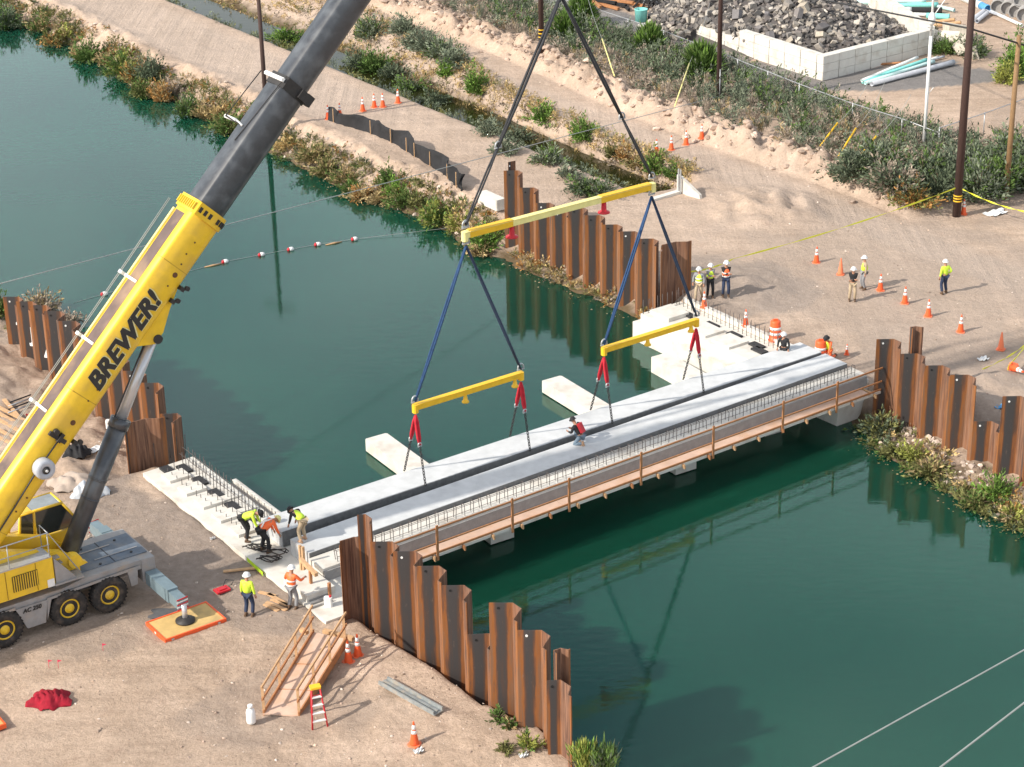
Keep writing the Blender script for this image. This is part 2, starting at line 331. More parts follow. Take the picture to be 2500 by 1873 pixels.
def sand_material():
    m, n, b = newmat('sandy_ground'); N = n.nodes.new; L = n.links.new
    tcn = N('ShaderNodeTexCoord'); a = N('ShaderNodeVertexColor'); a.layer_name = 'Col'; sp = N('ShaderNodeSeparateColor'); L(a.outputs[0], sp.inputs[0])
    def noi(scale, det=8, st=None, rough=.6, dist=0):
        t = N('ShaderNodeTexNoise'); t.inputs['Scale'].default_value = scale; t.inputs['Detail'].default_value = det; t.inputs['Roughness'].default_value = rough; t.inputs['Distortion'].default_value = dist
        if st:
            mp = N('ShaderNodeMapping'); mp.vector_type = 'POINT'; mp.inputs['Rotation'].default_value = (0, 0, st[3]); mp.inputs['Scale'].default_value = st[:3]
            L(tcn.outputs['Object'], mp.inputs[0]); L(mp.outputs[0], t.inputs['Vector'])
        else: L(tcn.outputs['Object'], t.inputs['Vector'])
        return t.outputs['Fac']
    def ramp(src, p0, p1, c0, c1):
        r = N('ShaderNodeValToRGB'); r.color_ramp.elements[0].position = p0; r.color_ramp.elements[1].position = p1
        r.color_ramp.elements[0].color = (*c0, 1); r.color_ramp.elements[1].color = (*c1, 1); L(src, r.inputs[0]); return r.outputs[0]
    def mix(f, c1, c2, mode='MIX'):
        x = N('ShaderNodeMixRGB'); x.blend_type = mode
        if isinstance(f, float): x.inputs[0].default_value = f
        else: L(f, x.inputs[0])
        for q, c in ((1, c1), (2, c2)):
            if isinstance(c, tuple): x.inputs[q].default_value = (*c, 1)
            else: L(c, x.inputs[q])
        return x.outputs[0]
    base = ramp(noi(.35, 10, rough=.7), .3, .7, (.465, .355, .268), (.63, .495, .39))
    fine = ramp(noi(5.5, 12, rough=.8), .25, .75, (.62, .60, .58), (1.22, 1.2, 1.2))
    base = mix(1.0, base, fine, 'MULTIPLY')
    blot = ramp(noi(.9, 8, rough=.75, dist=.6), .56, .70, (0, 0, 0), (.6, .6, .6)); base = mix(blot, base, (.38, .265, .20))
    drg = ramp(noi(.9, 6, st=(.18, 1.5, 1, -.35), rough=.7, dist=.5), .42, .62, (1.08, 1.07, 1.06), (.80, .78, .76)); base = mix(.55, base, mix(1.0, base, drg, 'MULTIPLY'))
    big = ramp(noi(.11, 5, rough=.6), .35, .65, (.88, .87, .86), (1.10, 1.10, 1.10)); base = mix(1.0, base, big, 'MULTIPLY')
    # wheel tracks run along the canal
    trk = ramp(noi(1.0, 5, st=(2.2, .07, 1, -ANG), rough=.6, dist=.3), .45, .62, (1.06, 1.05, 1.04), (.80, .78, .77)); base = mix(sp.outputs[0], base, mix(1.0, base, trk, 'MULTIPLY'))
    grey = ramp(noi(2.5, 10, rough=.75), .3, .7, (.25, .195, .155), (.40, .32, .265)); base = mix(sp.outputs[1], base, grey)
    rd = ramp(noi(1.1, 9, st=(1.3, .05, 1, -ANG), rough=.65), .35, .65, (.43, .355, .295), (.51, .42, .355)); rk = N('ShaderNodeMath'); rk.operation = 'MULTIPLY'; rk.inputs[1].default_value = .75; L(sp.outputs[0], rk.inputs[0]); base = mix(rk.outputs[0], base, rd)
    ap = ramp(noi(1.2, 8, rough=.7), .3, .7, (.19, .175, .165), (.26, .24, .225)); base = mix(sp.outputs[2], base, ap)
    gm = N('ShaderNodeNewGeometry'); sx = N('ShaderNodeSeparateXYZ'); L(gm.outputs['Position'], sx.inputs[0])      # wet mud just above the water
    wa = N('ShaderNodeMath'); wa.operation = 'MULTIPLY_ADD'; L(noi(1.3, 6), wa.inputs[0]); wa.inputs[1].default_value = .9; L(sx.outputs[2], wa.inputs[2])
    wm_ = N('ShaderNodeMapRange'); wm_.inputs[1].default_value = -1.0; wm_.inputs[2].default_value = -.55; wm_.inputs[3].default_value = 1; wm_.inputs[4].default_value = 0; L(wa.outputs[0], wm_.inputs[0])
    base = mix(wm_.outputs[0], base, (.13, .095, .055))
    L(base, b.inputs['Base Color']); b.inputs['Roughness'].default_value = .95; b.inputs['Specular IOR Level'].default_value = .15
    add = N('ShaderNodeMath'); add.operation = 'ADD'; L(noi(3.0, 12, rough=.75), add.inputs[0])
    tk = N('ShaderNodeMath'); tk.operation = 'MULTIPLY'; tk.inputs[1].default_value = 0; L(noi(1.0, 5, st=(2.0, .07, 1, -ANG)), tk.inputs[0]); L(sp.outputs[0], tk.inputs[1]); L(tk.outputs[0], add.inputs[1])
    bp = N('ShaderNodeBump'); bp.inputs['Strength'].default_value = .8; bp.inputs['Distance'].default_value = .16; L(add.outputs[0], bp.inputs['Height']); L(bp.outputs[0], b.inputs['Normal'])
    return m
sand = sand_material()
ground = npmesh('ground', V, F[:, ::-1], sand, cols=msk, smooth=True); tag(ground, kind='structure')

# ------------------------------------------------------------------ water
def water_material(name, col, rough=.035, sss=0.0, spec=.8, ior=1.42, tint=(.46, 1.0, .86)):
    m, n, b = newmat(name); N = n.nodes.new; L = n.links.new
    tcn = N('ShaderNodeTexCoord')
    t = N('ShaderNodeTexNoise'); t.inputs['Scale'].default_value = .06; t.inputs['Detail'].default_value = 3; L(tcn.outputs['Object'], t.inputs['Vector'])
    r = N('ShaderNodeValToRGB'); r.color_ramp.elements[0].position = .35; r.color_ramp.elements[1].position = .65
    r.color_ramp.elements[0].color = (*[c*.85 for c in col], 1); r.color_ramp.elements[1].color = (*[c*1.12 for c in col], 1); L(t.outputs['Fac'], r.inputs[0]); L(r.outputs[0], b.inputs['Base Color'])
    b.inputs['Subsurface Weight'].default_value = sss; b.inputs['Subsurface Radius'].default_value = (.5, 1.2, 1.1); b.inputs['Subsurface Scale'].default_value = 1.5
    b.inputs['Roughness'].default_value = rough; b.inputs['IOR'].default_value = ior; b.inputs['Specular IOR Level'].default_value = spec; b.inputs['Specular Tint'].default_value = (*tint, 1)
    w1 = N('ShaderNodeTexNoise'); w1.inputs['Scale'].default_value = 2.2; w1.inputs['Detail'].default_value = 5
    mp = N('ShaderNodeMapping'); mp.inputs['Rotation'].default_value = (0, 0, .3); mp.inputs['Scale'].default_value = (.55, 1.6, 1); L(tcn.outputs['Object'], mp.inputs[0]); L(mp.outputs[0], w1.inputs['Vector'])
    bp = N('ShaderNodeBump'); bp.inputs['Strength'].default_value = .06; bp.inputs['Distance'].default_value = .06; L(w1.outputs['Fac'], bp.inputs['Height']); L(bp.outputs[0], b.inputs['Normal'])
    return m
wm = water_material('canal_water', (.006, .054, .031), sss=1.0)
def wgrid(name, s0, s1, t0, t1, z, dz, m):      # a closed body of water, so light scatters inside it
    mb = MB(); c = [(s0, t0), (s0, t1), (s1, t1), (s1, t0)]; mb.hexa([W(a, b, z-dz) for a, b in c]+[W(a, b, z) for a, b in c])
    return tag(mb.build(name, m), kind='structure')
wgrid('canal_water', -1.0, 29.2, -600, 400, -1.5, 4.0, wm)
wgrid('ditch_water', 37.6, 41.3, -300, -21.5, -1.22, 1.6, water_material('ditch_water', (.020, .022, .006), spec=.3, ior=1.33, tint=(.8, .9, .6)))
# ------------------------------------------------------------------ sheet pile walls
def rust_material():
    m, n, b = newmat('rusty_steel'); N = n.nodes.new; L = n.links.new
    tcn = N('ShaderNodeTexCoord'); a = N('ShaderNodeVertexColor'); a.layer_name = 'Col'; sp = N('ShaderNodeSeparateColor'); L(a.outputs[0], sp.inputs[0])
    def noi(scale, st, det=8):
        t = N('ShaderNodeTexNoise'); t.inputs['Scale'].default_value = scale; t.inputs['Detail'].default_value = det; t.inputs['Roughness'].default_value = .65
        mp = N('ShaderNodeMapping'); mp.inputs['Scale'].default_value = st; L(tcn.outputs['Object'], mp.inputs[0]); L(mp.outputs[0], t.inputs['Vector']); return t.outputs['Fac']
    def ramp(src, cs):
        r = N('ShaderNodeValToRGB'); e = r.color_ramp.elements; e[0].position = cs[0][0]; e[0].color = (*cs[0][1], 1); e[1].position = cs[-1][0]; e[1].color = (*cs[-1][1], 1)
        for p, c in cs[1:-1]: x = e.new(p); x.color = (*c, 1)
        L(src, r.inputs[0]); return r.outputs[0]
    st = noi(3.2, (2.2, 2.2, .22)); ff = N('ShaderNodeMath'); ff.operation = 'MULTIPLY_ADD'; L(st, ff.inputs[0]); ff.inputs[1].default_value = 1.35; 
    sb = N('ShaderNodeMath'); sb.operation = 'SUBTRACT'; s3_ = N('ShaderNodeMath'); s3_.operation = 'MULTIPLY_ADD'; L(sp.outputs[2], s3_.inputs[0]); s3_.inputs[1].default_value = .28; L(sp.outputs[0], s3_.inputs[2]); L(s3_.outputs[0], sb.inputs[0]); sb.inputs[1].default_value = .66; L(sb.outputs[0], ff.inputs[2])
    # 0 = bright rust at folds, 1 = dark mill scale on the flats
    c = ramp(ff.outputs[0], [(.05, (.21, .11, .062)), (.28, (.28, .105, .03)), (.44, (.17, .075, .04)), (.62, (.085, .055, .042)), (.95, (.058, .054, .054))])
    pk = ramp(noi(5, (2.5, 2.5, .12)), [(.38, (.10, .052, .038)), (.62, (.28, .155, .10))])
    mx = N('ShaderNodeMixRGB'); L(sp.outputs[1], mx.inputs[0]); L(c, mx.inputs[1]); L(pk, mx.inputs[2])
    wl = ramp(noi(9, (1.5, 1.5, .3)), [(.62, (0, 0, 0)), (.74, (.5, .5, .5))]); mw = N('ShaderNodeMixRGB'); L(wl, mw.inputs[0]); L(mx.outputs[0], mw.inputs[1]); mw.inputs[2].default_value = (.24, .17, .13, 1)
    L(mw.outputs[0], b.inputs['Base Color']); b.inputs['Roughness'].default_value = .8; b.inputs['Specular IOR Level'].default_value = .3
    return m
rust = rust_material()
holem = M('hole_dark', (.01, .01, .01), .9)
def pile_segment(parent, p0, p1, tops, bot, side, depth=.60, hole=True, marks=None):
    """folded sheets from p0 to p1; side = unit vector toward the canal-view face; tops = one height per sheet"""
    p0 = Vector(p0); p1 = Vector(p1); n = len(tops); u = (p1-p0); pitch = u.length/n; u.normalize(); th = .035
    for i, zt in enumerate(tops):
        q = p0+u*pitch*i; z0 = bot[i] if isinstance(bot, (list, tuple)) else bot
        # profile: (along, out, flatness, backface)
        k_ = .30*depth/.60; e_ = .97
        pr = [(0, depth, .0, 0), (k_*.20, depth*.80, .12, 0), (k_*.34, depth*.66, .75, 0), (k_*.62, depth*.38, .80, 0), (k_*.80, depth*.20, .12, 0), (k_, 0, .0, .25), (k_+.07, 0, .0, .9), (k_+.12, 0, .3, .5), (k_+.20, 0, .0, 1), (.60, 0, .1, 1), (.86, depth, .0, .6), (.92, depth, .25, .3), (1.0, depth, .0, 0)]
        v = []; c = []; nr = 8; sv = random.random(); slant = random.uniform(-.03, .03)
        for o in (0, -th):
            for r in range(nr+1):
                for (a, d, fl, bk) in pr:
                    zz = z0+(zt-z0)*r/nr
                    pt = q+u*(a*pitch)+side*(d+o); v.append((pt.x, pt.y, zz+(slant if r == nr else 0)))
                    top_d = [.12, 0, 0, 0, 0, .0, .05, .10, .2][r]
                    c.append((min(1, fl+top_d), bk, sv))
        m_ = len(pr); Fq = []; off = m_*(nr+1)
        for r in range(nr):
            for k in range(m_-1):
                a0 = r*m_+k; Fq.append((a0, a0+1, a0+m_+1, a0+m_)); Fq.append((off+a0, off+a0+m_, off+a0+m_+1, off+a0+1))
        for k in range(m_-1):
            a0 = nr*m_+k; Fq.append((a0, a0+1, off+a0+1, off+a0)); Fq.append((k+1, k, off+k, off+k+1))
        for k in (0, m_-1):
            for r in range(nr):
                a0 = r*m_+k; Fq.append((a0, a0+m_, off+a0+m_, off+a0))
        o = npmesh('sheet_pile', v, Fq, rust, cols=np.array(c), parent=parent, loc=ORG[parent.name]); 
        if hole:
            hm = MB(); fd = (u*(k_*pitch)-side*depth).normalized(); fn = side*abs(fd.dot(u))+u*abs(fd.dot(side)); hp = q+u*(.40*k_*pitch)+side*(depth*.60)+fn*.004+UP*(zt-.22); hm.lathe(hp, [(.045, -.01), (.045, .012)], 10, ax=fn)
            h = hm.build('lifting_hole', white if random.random() < .45 else holem, o)
NA = -AX
# the walls stand in canal frame (s,t)
w1 = thing('sheet_pile_wall', 'rusty sheet pile wall stepping down the near bank beside the wooden ramp', 'retaining wall', W(-.5, 13, 0), 'sheet pile walls flanking the bridge')
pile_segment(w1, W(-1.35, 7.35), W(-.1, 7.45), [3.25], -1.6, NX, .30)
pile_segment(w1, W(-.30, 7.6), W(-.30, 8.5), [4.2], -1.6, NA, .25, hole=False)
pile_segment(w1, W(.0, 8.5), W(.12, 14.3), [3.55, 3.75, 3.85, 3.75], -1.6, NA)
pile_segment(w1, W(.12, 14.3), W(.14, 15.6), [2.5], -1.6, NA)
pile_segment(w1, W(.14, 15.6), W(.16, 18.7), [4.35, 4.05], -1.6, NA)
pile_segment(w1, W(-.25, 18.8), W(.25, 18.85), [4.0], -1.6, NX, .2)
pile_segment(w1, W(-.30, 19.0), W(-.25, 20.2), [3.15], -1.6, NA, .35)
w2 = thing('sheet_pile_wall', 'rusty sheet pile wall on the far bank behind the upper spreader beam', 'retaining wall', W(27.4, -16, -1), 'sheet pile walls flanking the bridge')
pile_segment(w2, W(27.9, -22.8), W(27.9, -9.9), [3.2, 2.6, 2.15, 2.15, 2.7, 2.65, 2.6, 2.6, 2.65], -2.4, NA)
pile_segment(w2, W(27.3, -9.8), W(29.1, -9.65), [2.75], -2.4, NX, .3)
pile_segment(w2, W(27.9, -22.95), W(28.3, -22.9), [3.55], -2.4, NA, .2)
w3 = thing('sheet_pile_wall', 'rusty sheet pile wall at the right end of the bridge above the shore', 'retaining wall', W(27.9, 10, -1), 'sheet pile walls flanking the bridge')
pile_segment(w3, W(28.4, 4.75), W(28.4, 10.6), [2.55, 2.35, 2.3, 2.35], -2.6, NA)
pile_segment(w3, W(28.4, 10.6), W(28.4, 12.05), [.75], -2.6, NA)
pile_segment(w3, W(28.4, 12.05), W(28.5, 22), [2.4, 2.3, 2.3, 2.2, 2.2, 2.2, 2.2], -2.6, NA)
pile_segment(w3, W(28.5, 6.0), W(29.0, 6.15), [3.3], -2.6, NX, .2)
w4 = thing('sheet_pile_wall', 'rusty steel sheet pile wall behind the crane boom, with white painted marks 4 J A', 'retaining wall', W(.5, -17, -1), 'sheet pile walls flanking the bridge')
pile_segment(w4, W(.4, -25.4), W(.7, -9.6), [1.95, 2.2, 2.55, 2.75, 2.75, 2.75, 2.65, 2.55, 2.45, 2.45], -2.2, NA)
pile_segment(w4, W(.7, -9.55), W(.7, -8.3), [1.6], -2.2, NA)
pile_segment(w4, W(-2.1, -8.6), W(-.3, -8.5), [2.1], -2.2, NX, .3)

def text_mesh(name, s, size, loc, ex, ey, m, parent, shear=0, off=0, ext=.004, bold=0):
    cu = bpy.data.curves.new(name, 'FONT'); cu.body = s; cu.size = size; cu.shear = shear; cu.offset = off; cu.extrude = ext; cu.align_x = 'LEFT'
    ob = bpy.data.objects.new(name, cu); scene.collection.objects.link(ob); bpy.context.view_layer.update()
    dg = bpy.context.evaluated_depsgraph_get(); me = bpy.data.meshes.new_from_object(ob.evaluated_get(dg)); bpy.data.objects.remove(ob)
    o = bpy.data.objects.new(name, me); scene.collection.objects.link(o); me.materials.clear(); me.materials.append(m)
    ex = Vector(ex).normalized(); ey = Vector(ey); ey = (ey-ex*ey.dot(ex)).normalized(); ez = ex.cross(ey)
    mt = Matrix((ex, ey, ez)).transposed().to_4x4(); mt.translation = Vector(loc)-(ORG[parent.name] if parent else Vector((0, 0, 0)))
    if bold:           # thicken the strokes by overlaying shifted copies of the outlines
        import bmesh
        bm = bmesh.new()
        for dx, dy in ((-1, -1), (1, -1), (-1, 1), (1, 1), (0, 0)):
            m2 = me.copy(); m2.transform(Matrix.Translation((dx*bold, dy*bold, (dx*2+dy)*.0006))); bm.from_mesh(m2); bpy.data.meshes.remove(m2)
        bm.to_mesh(me); bm.free()
    me.transform(mt); me.update()
    if parent: o.parent = parent
    ORG[o.name] = ORG[parent.name] if parent else Vector((0, 0, 0)); return o
for ch, t_, z_ in (('4', -24.45, .75), ('J', -22.85, .65), ('A', -21.35, .35)):
    text_mesh('painted_mark', ch, 1.0, W(.42-.6, t_+.35, z_), NX*.82+AX*.57, UP, white, w4, bold=.03)

# ------------------------------------------------------------------ bridge
def quad_slab(mb, c, z0, z1, mi=0):     # c = 4 (s,t) corners in order
    return mb.hexa([W(s, t, z0) for s, t in c]+[W(s, t, z1) for s, t in c], mi)
def drift(s): return -.017*s
s1 = thing('bridge_deck_slab', 'pale precast concrete deck slab hanging in the slings, farthest of the three', 'bridge slab', W(14, .75, .1), 'precast deck slabs of the bridge')
mb = MB(); quad_slab(mb, [(-.35, 0), (-.35, 1.42), (27.75, 1.42), (27.75, 0)], .14, .8); mb.build('slab_body', conc_deck, s1)
mb = MB()
for k in range(110):
    s = -.1+k*.253; mb.box(W(s+.05, 1.46, .42), (.16, .045, .10), ex=AX+UP*.6, ey=NX)
mb.box(W(13.7, 1.44, .47), (28.0, .04, .62), ex=AX, ey=NX)  # dark backing behind the keys: shade of this side painted into the colour
mb.build('shaded_key_face', conc_shaded, s1)
s2 = thing('bridge_deck_slab', 'pale precast concrete deck slab with the crouching worker on it, the middle one of three', 'bridge slab', W(14, 2.7, .1), 'precast deck slabs of the bridge')
mb = MB(); quad_slab(mb, [(-.35, 2.12), (-.35, 3.52), (27.75, 3.08), (27.75, 1.68)], .12, .8); mb.build('slab_body', conc_deck, s2)
mb = MB(); quad_slab(mb, [(-.34, 3.525), (-.34, 3.56), (27.72, 3.12), (27.72, 3.085)], .15, .797); mb.build('shaded_slab_face', conc_shaded, s2)  # thin dark strip paints the shade on the middle slab's unlit side
s3 = thing('bridge_deck_slab', 'precast concrete edge slab lined with upright rebar hoops, beside the plywood walkway', 'bridge slab', W(14, 4.4, .1), 'precast deck slabs of the bridge')
mb = MB(); quad_slab(mb, [(-.42, 3.60), (-.42, 4.62), (27.9, 4.14), (27.9, 3.16)], -.15, .63); mb.build('slab_body', conc_w, s3)
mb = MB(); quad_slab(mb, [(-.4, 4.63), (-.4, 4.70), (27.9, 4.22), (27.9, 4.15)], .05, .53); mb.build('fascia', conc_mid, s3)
hp = MB(); hp.path([(0, -.10, -.02), (0, -.10, .44), (0, -.07, .50), (0, .07, .50), (0, .10, .44), (0, .10, -.02)], .014, 5)
hoop_me = None
def ht(s): return 4.36-.017*s
for k in range(66):
    s = .35+k*.415
    if hoop_me is None:
        o = hp.build('rebar_hoop', rebar_m, s3, local=True); hoop_me = o
    else:
        o = hoop_me.copy(); scene.collection.objects.link(o); o.parent = s3
    o.location = W(s, ht(s), .62)-ORG[s3.name]; o.rotation_euler = (random.uniform(-.05, .05), random.uniform(-.09, .09), ANG+random.uniform(-.12, .12)); o.scale = (1, 1, random.uniform(.93, 1.05))
for dz, dt in ((.44, .11), (.36, -.11), (.2, .11)):
    mb = MB(); mb.path([W(s, ht(s)+dt, .62+dz+.012*math.sin(s*3)) for s in np.arange(.3, 27.5, 1.0)], .010, 5); mb.build('longitudinal_bar', rebar_m, s3)
# walkway bracketed to the edge slab
wk = thing('walkway', 'narrow plywood walkway with timber guard rail along the near edge of the bridge', 'walkway', W(14, 5.6, 0))
def wt(s): return 4.58+drift(s)
WZ = .07
mb = MB()
for k in range(11):
    s0 = .6+k*2.44; s1_ = min(s0+2.42, 28.0)
    quad_slab(mb, [(s0, wt(s0)), (s0, wt(s0)+.82), (s1_, wt(s1_)+.82), (s1_, wt(s1_))], WZ-.03+.003*(k % 2), WZ+.003*(k % 2))
mb.build('deck_boards', ply, wk)
WO = .90
for nm, z0, z1, o_ in (('top_rail', 1.14, 1.21, 0), ('mid_rail', .50, .56, 0), ('toe_board', .08, .16, -.03)):
    mb = MB(); c = wt(0)+WO+o_; d = wt(28)+WO+o_
    quad_slab(mb, [(.5, c-.045), (.5, c), (28.05, d), (28.05, d-.045)], z0, z1); mb.build(nm, wood_o, wk)
for k in range(8):
    s = [.9, 4.15, 7.7, 10.5, 14.2, 18.1, 22.05, 25.25][k]; mb = MB(); mb.box(W(s, wt(s)+WO+.025, .57), (.10, .045, 1.5), ex=AX, ey=NX)
    mb.build('post', wood_o, wk)
for k in range(20):
    s = 1.2+k*1.39; mb = MB(); mb.box(W(s, wt(s)+.36, WZ-.10), (.09, 1.2, .13), ex=AX, ey=NX); mb.box(W(s, wt(s)+.98, WZ-.13), (.05, .10, .16), ex=AX, ey=NX)
    mb.build('joist', wood if k % 3 else wood_o, wk)
mb = MB(); c = wt(0)+WO; d = wt(28)+WO
quad_slab(mb, [(.5, c-.10), (.5, c-.055), (28.05, d-.055), (28.05, d-.10)], WZ-.15, WZ-.035); mb.build('edge_ledger', conc_w, wk)
# pier caps
CD = Vector((.530, -.848, 0)).normalized(); CE = Vector((.848, .530, 0))
def pier_cap(c0, length, label, z1=-.9, zh=.55, wid=1.1):
    c0 = Vector((c0[0], c0[1], 0)); t = thing('pier_cap', label, 'pier cap', c0+UP*(z1-zh), 'concrete pier caps under the bridge'); mb = MB()
    ch = .07; P = [c0+CE*ch, c0+CE*(wid-ch), c0+CE*wid+CD*ch, c0+CE*wid+CD*length, c0+CD*length, c0+CD*ch]
    mb.prism([p+UP*(z1-zh) for p in P][::-1], UP*zh); mb.build('cap_beam', conc_w, t)
    for k in (1.5, length/2, length-1.5):
        mb = MB(); mb.tube(c0+CE*wid/2+CD*k+UP*-4, c0+CE*wid/2+CD*k+UP*(z1-zh+.05), .3, n=12); mb.build('pile', steel, t)
pier_cap((-6.49, 81.48), 10.4, 'white concrete pier cap poking out of the water under the left part of the bridge')
pier_cap((1.35, 87.27), 10.4, 'white concrete pier cap poking out of the water under the middle of the bridge')
pier_cap((6.55, 89.4), 8.6, 'long white concrete ledge in front of the far abutment, partly under the bridge end', z1=-.75, zh=.8, wid=1.0)

# ------------------------------------------------------------------ abutments
pad_m = M('bearing_pad', (.03, .03, .032), .8, .2, 6)
def abutment(name, label, poly, z0, z1, cheek, pads, bars, loc):
    t = thing(name, label, 'abutment', loc, 'concrete bridge abutments'); mb = MB(); mb.prism([W(s, q, z0) for s, q in poly], UP*(z1-z0)); mb.build('footing', conc_w, t)
    for (a, b, c, d, zz0, zz1) in cheek:
        mb = MB(); mb.box(W((a+b)/2, (c+d)/2, (zz0+zz1)/2), (b-a, d-c, zz1-zz0), ex=AX, ey=NX); mb.build('bearing_block', conc_w, t)
    for (s, q) in pads:
        mb = MB(); mb.box(W(s, q, z1+.045), (.40, .78, .09), ex=AX, ey=NX); mb.build('bearing_pad', pad_m, t)
    proto = None
    for (s, q, h) in bars:
        if proto is None:
            mb = MB(); mb.tube((0, 0, 0), (0, 0, 1), .016, n=5); proto = mb.build('rebar', rebar_m, t, local=True); o = proto
        else: o = proto.copy(); scene.collection.objects.link(o); o.parent = t
        o.location = W(s, q, z1-.05)-ORG[t.name]; o.scale = (1, 1, h); o.rotation_euler = (random.uniform(-.06, .06), random.uniform(-.06, .06), 0)
    return t
bars = [(.28, -7.4+k*.30, .75) for k in range(25)]+[(-.05, -7.4+k*.30, .6) for k in range(25)]+[(-.55, -7.2+k*.42, .4) for k in range(17)]+[(-.95, -7.0+k*.42, .3) for k in range(16)]+[(.55-k*.35, -8.35, .9) for k in range(5)]
ab1 = abutment('abutment', 'white concrete abutment with black bearing pads and rebar on the near bank beside the crane', [(-1.75, -7.7), (-1.85, 7.2), (.62, 7.2), (.62, -7.8)], -2.4, .12,
    [(-1.3, -.35, -6.9+k*1.45, -6.1+k*1.45, .11, .24) for k in range(5)]+[(-.35, .5, -3.9+k*1.3, -3.3+k*1.3, .11, .2) for k in range(3)]+[(-1.7, -.5, 3.9, 5.6, .11, .40)],
    [(-.85, -7.2), (-.25, -6.9), (-.25, -5.5), (-.25, -4.1), (-.25, -2.7), (-.25, -1.3)], bars, W(0, 0, -1))
mb = MB(); mb.box(W(.95, -2.6, -.35), (.55, 5.2, .22), ex=AX, ey=NX); mb.build('ledge', conc_mid, ab1)
mb = MB(); mb.box(W(1.14, -2.6, -.20), (.18, 5.2, .30), ex=AX, ey=NX); mb.build('kerb', conc_w, ab1)
mb = MB(); mb.box(W(.1, -4.2, .12), (.03, .03, .03)); 
for q in (0, 1):
    mb.path([W(.1+.15*q, -8+k*.6, .35+.25*q+.02*math.sin(k*2)) for k in range(13)], .012, 5)
mb.build('tie_bar', rebar_m, ab1)
bars = [(27.75, -8.6+k*.31, .95) for k in range(25)]+[(28.1, -8.4+k*.31, .6) for k in range(24)]+[(25.6+k*.3, -8.75, .8) for k in range(8)]
ab2 = abutment('abutment', 'white concrete abutment with a row of rebar in front of the two orange barrels', [(25.55, -8.9), (26.3, 4.1), (28.3, 4.1), (28.3, -8.9)], -2.6, -.1,
    [(25.9, 27.2, -8.6, -7.2, -.11, .10), (26.0, 27.2, -6.0, -4.6, -.11, .02), (26.0, 27.2, -4.2, -2.9, -.11, .02)],
    [(27.2, -7.3), (27.25, -5.6), (27.3, -4.0), (27.3, -2.4), (27.0, -1.9)], bars, W(27, 0, -1))
mb = MB(); mb.prism([W(25.3, -9.2, -1.6), W(25.45, -.5, -1.6), W(26.0, -.5, -1.6), W(25.9, -9.2, -1.6)], UP*1.05); mb.build('ledge', conc_w, ab2)
mb = MB(); mb.box(W(28.2, -2.4, .05), (.25, 12.6, .25), ex=AX, ey=NX); mb.build('back_wall', conc_w, ab2)
# ------------------------------------------------------------------ crane
BS, BZ, BA = -3.3, 4.72, math.radians(45.45)     # a point on the boom axis (crane frame) and the luffing angle
BD = (AX*math.cos(BA)+UP*math.sin(BA)); BN = (UP*math.cos(BA)-AX*math.sin(BA)); BT = -1.2
def BP(l, n=0, t=0): return CR(BS, BT+t, BZ)+BD*l+BN*n
crane = thing('mobile_crane', 'large yellow and grey mobile crane reaching its long boom over the canal', 'crane', CR(-3, -1.4, 0))
def boom_ring(w, h, rb, k=6):      # rounded-bottom box cross-section (t, n)
    top = [(-w/2, h/2-.10), (-w/2+.10, h/2), (w/2-.10, h/2), (w/2, h/2-.10)]
    bot = [(w/2*math.cos(a), -h/2+rb+rb*math.sin(a)) for a in [-math.pi*i/(2*k) for i in range(0, 2*k+1)]]
    return top+bot
def boom_tube(mb, l0, l1, w, h, rb, mi=0):
    r = boom_ring(w, h, rb); n = len(r); v = [BP(l, b, a) for l in (l0, l1) for a, b in r]
    mb.add(v, [(i, i+n, (i+1) % n+n, (i+1) % n) for i in range(n)], mi, False); mb.add(v, [tuple(range(n)), tuple(range(2*n-1, n-1, -1))], mi)
mb = MB(); boom_tube(mb, -3.6, 12.5, 1.22, 1.52, .60)
boom_b = mb.build('boom_base_section', yellow, crane)
for p in boom_b.data.polygons: p.use_smooth = len(p.vertices) == 4 and abs((p.normal).dot(BD)) < .5
mb = MB(); boom_tube(mb, 12.5, 13.0, 1.36, 1.66, .66)
for k in range(9):
    w_ = -.55+k*.14; mb.box(BP(12.75, .86, w_), (.28, .05, .07), ex=BD, ey=NX, ez=BN)
col = mb.build('boom_collar', yellow, crane)
mb = MB()
for k in range(7):
    a = math.radians(-8-k*16); mb.box(BP(12.75, -.17+.66*math.sin(a)-.0, .685*math.cos(a)), (.20, .07, .10), ex=BD, ey=Vector(NX*math.cos(a)+BN*math.sin(a)), ez=BD.cross(NX*math.cos(a)+BN*math.sin(a)))
for k in range(3): mb.box(BP(12.75, .60-k*.24, .68), (.20, .03, .13), ex=BD, ey=NX, ez=BN)
mb.build('collar_slot', black, col)
seam = M('weld_seam', (.55, .34, .03), .5)
for l in (-.5, 5.0, 10.6): mb = MB(); boom_tube(mb, l, l+.03, 1.228, 1.528, .604); mb.build('weld_seam', seam, boom_b)
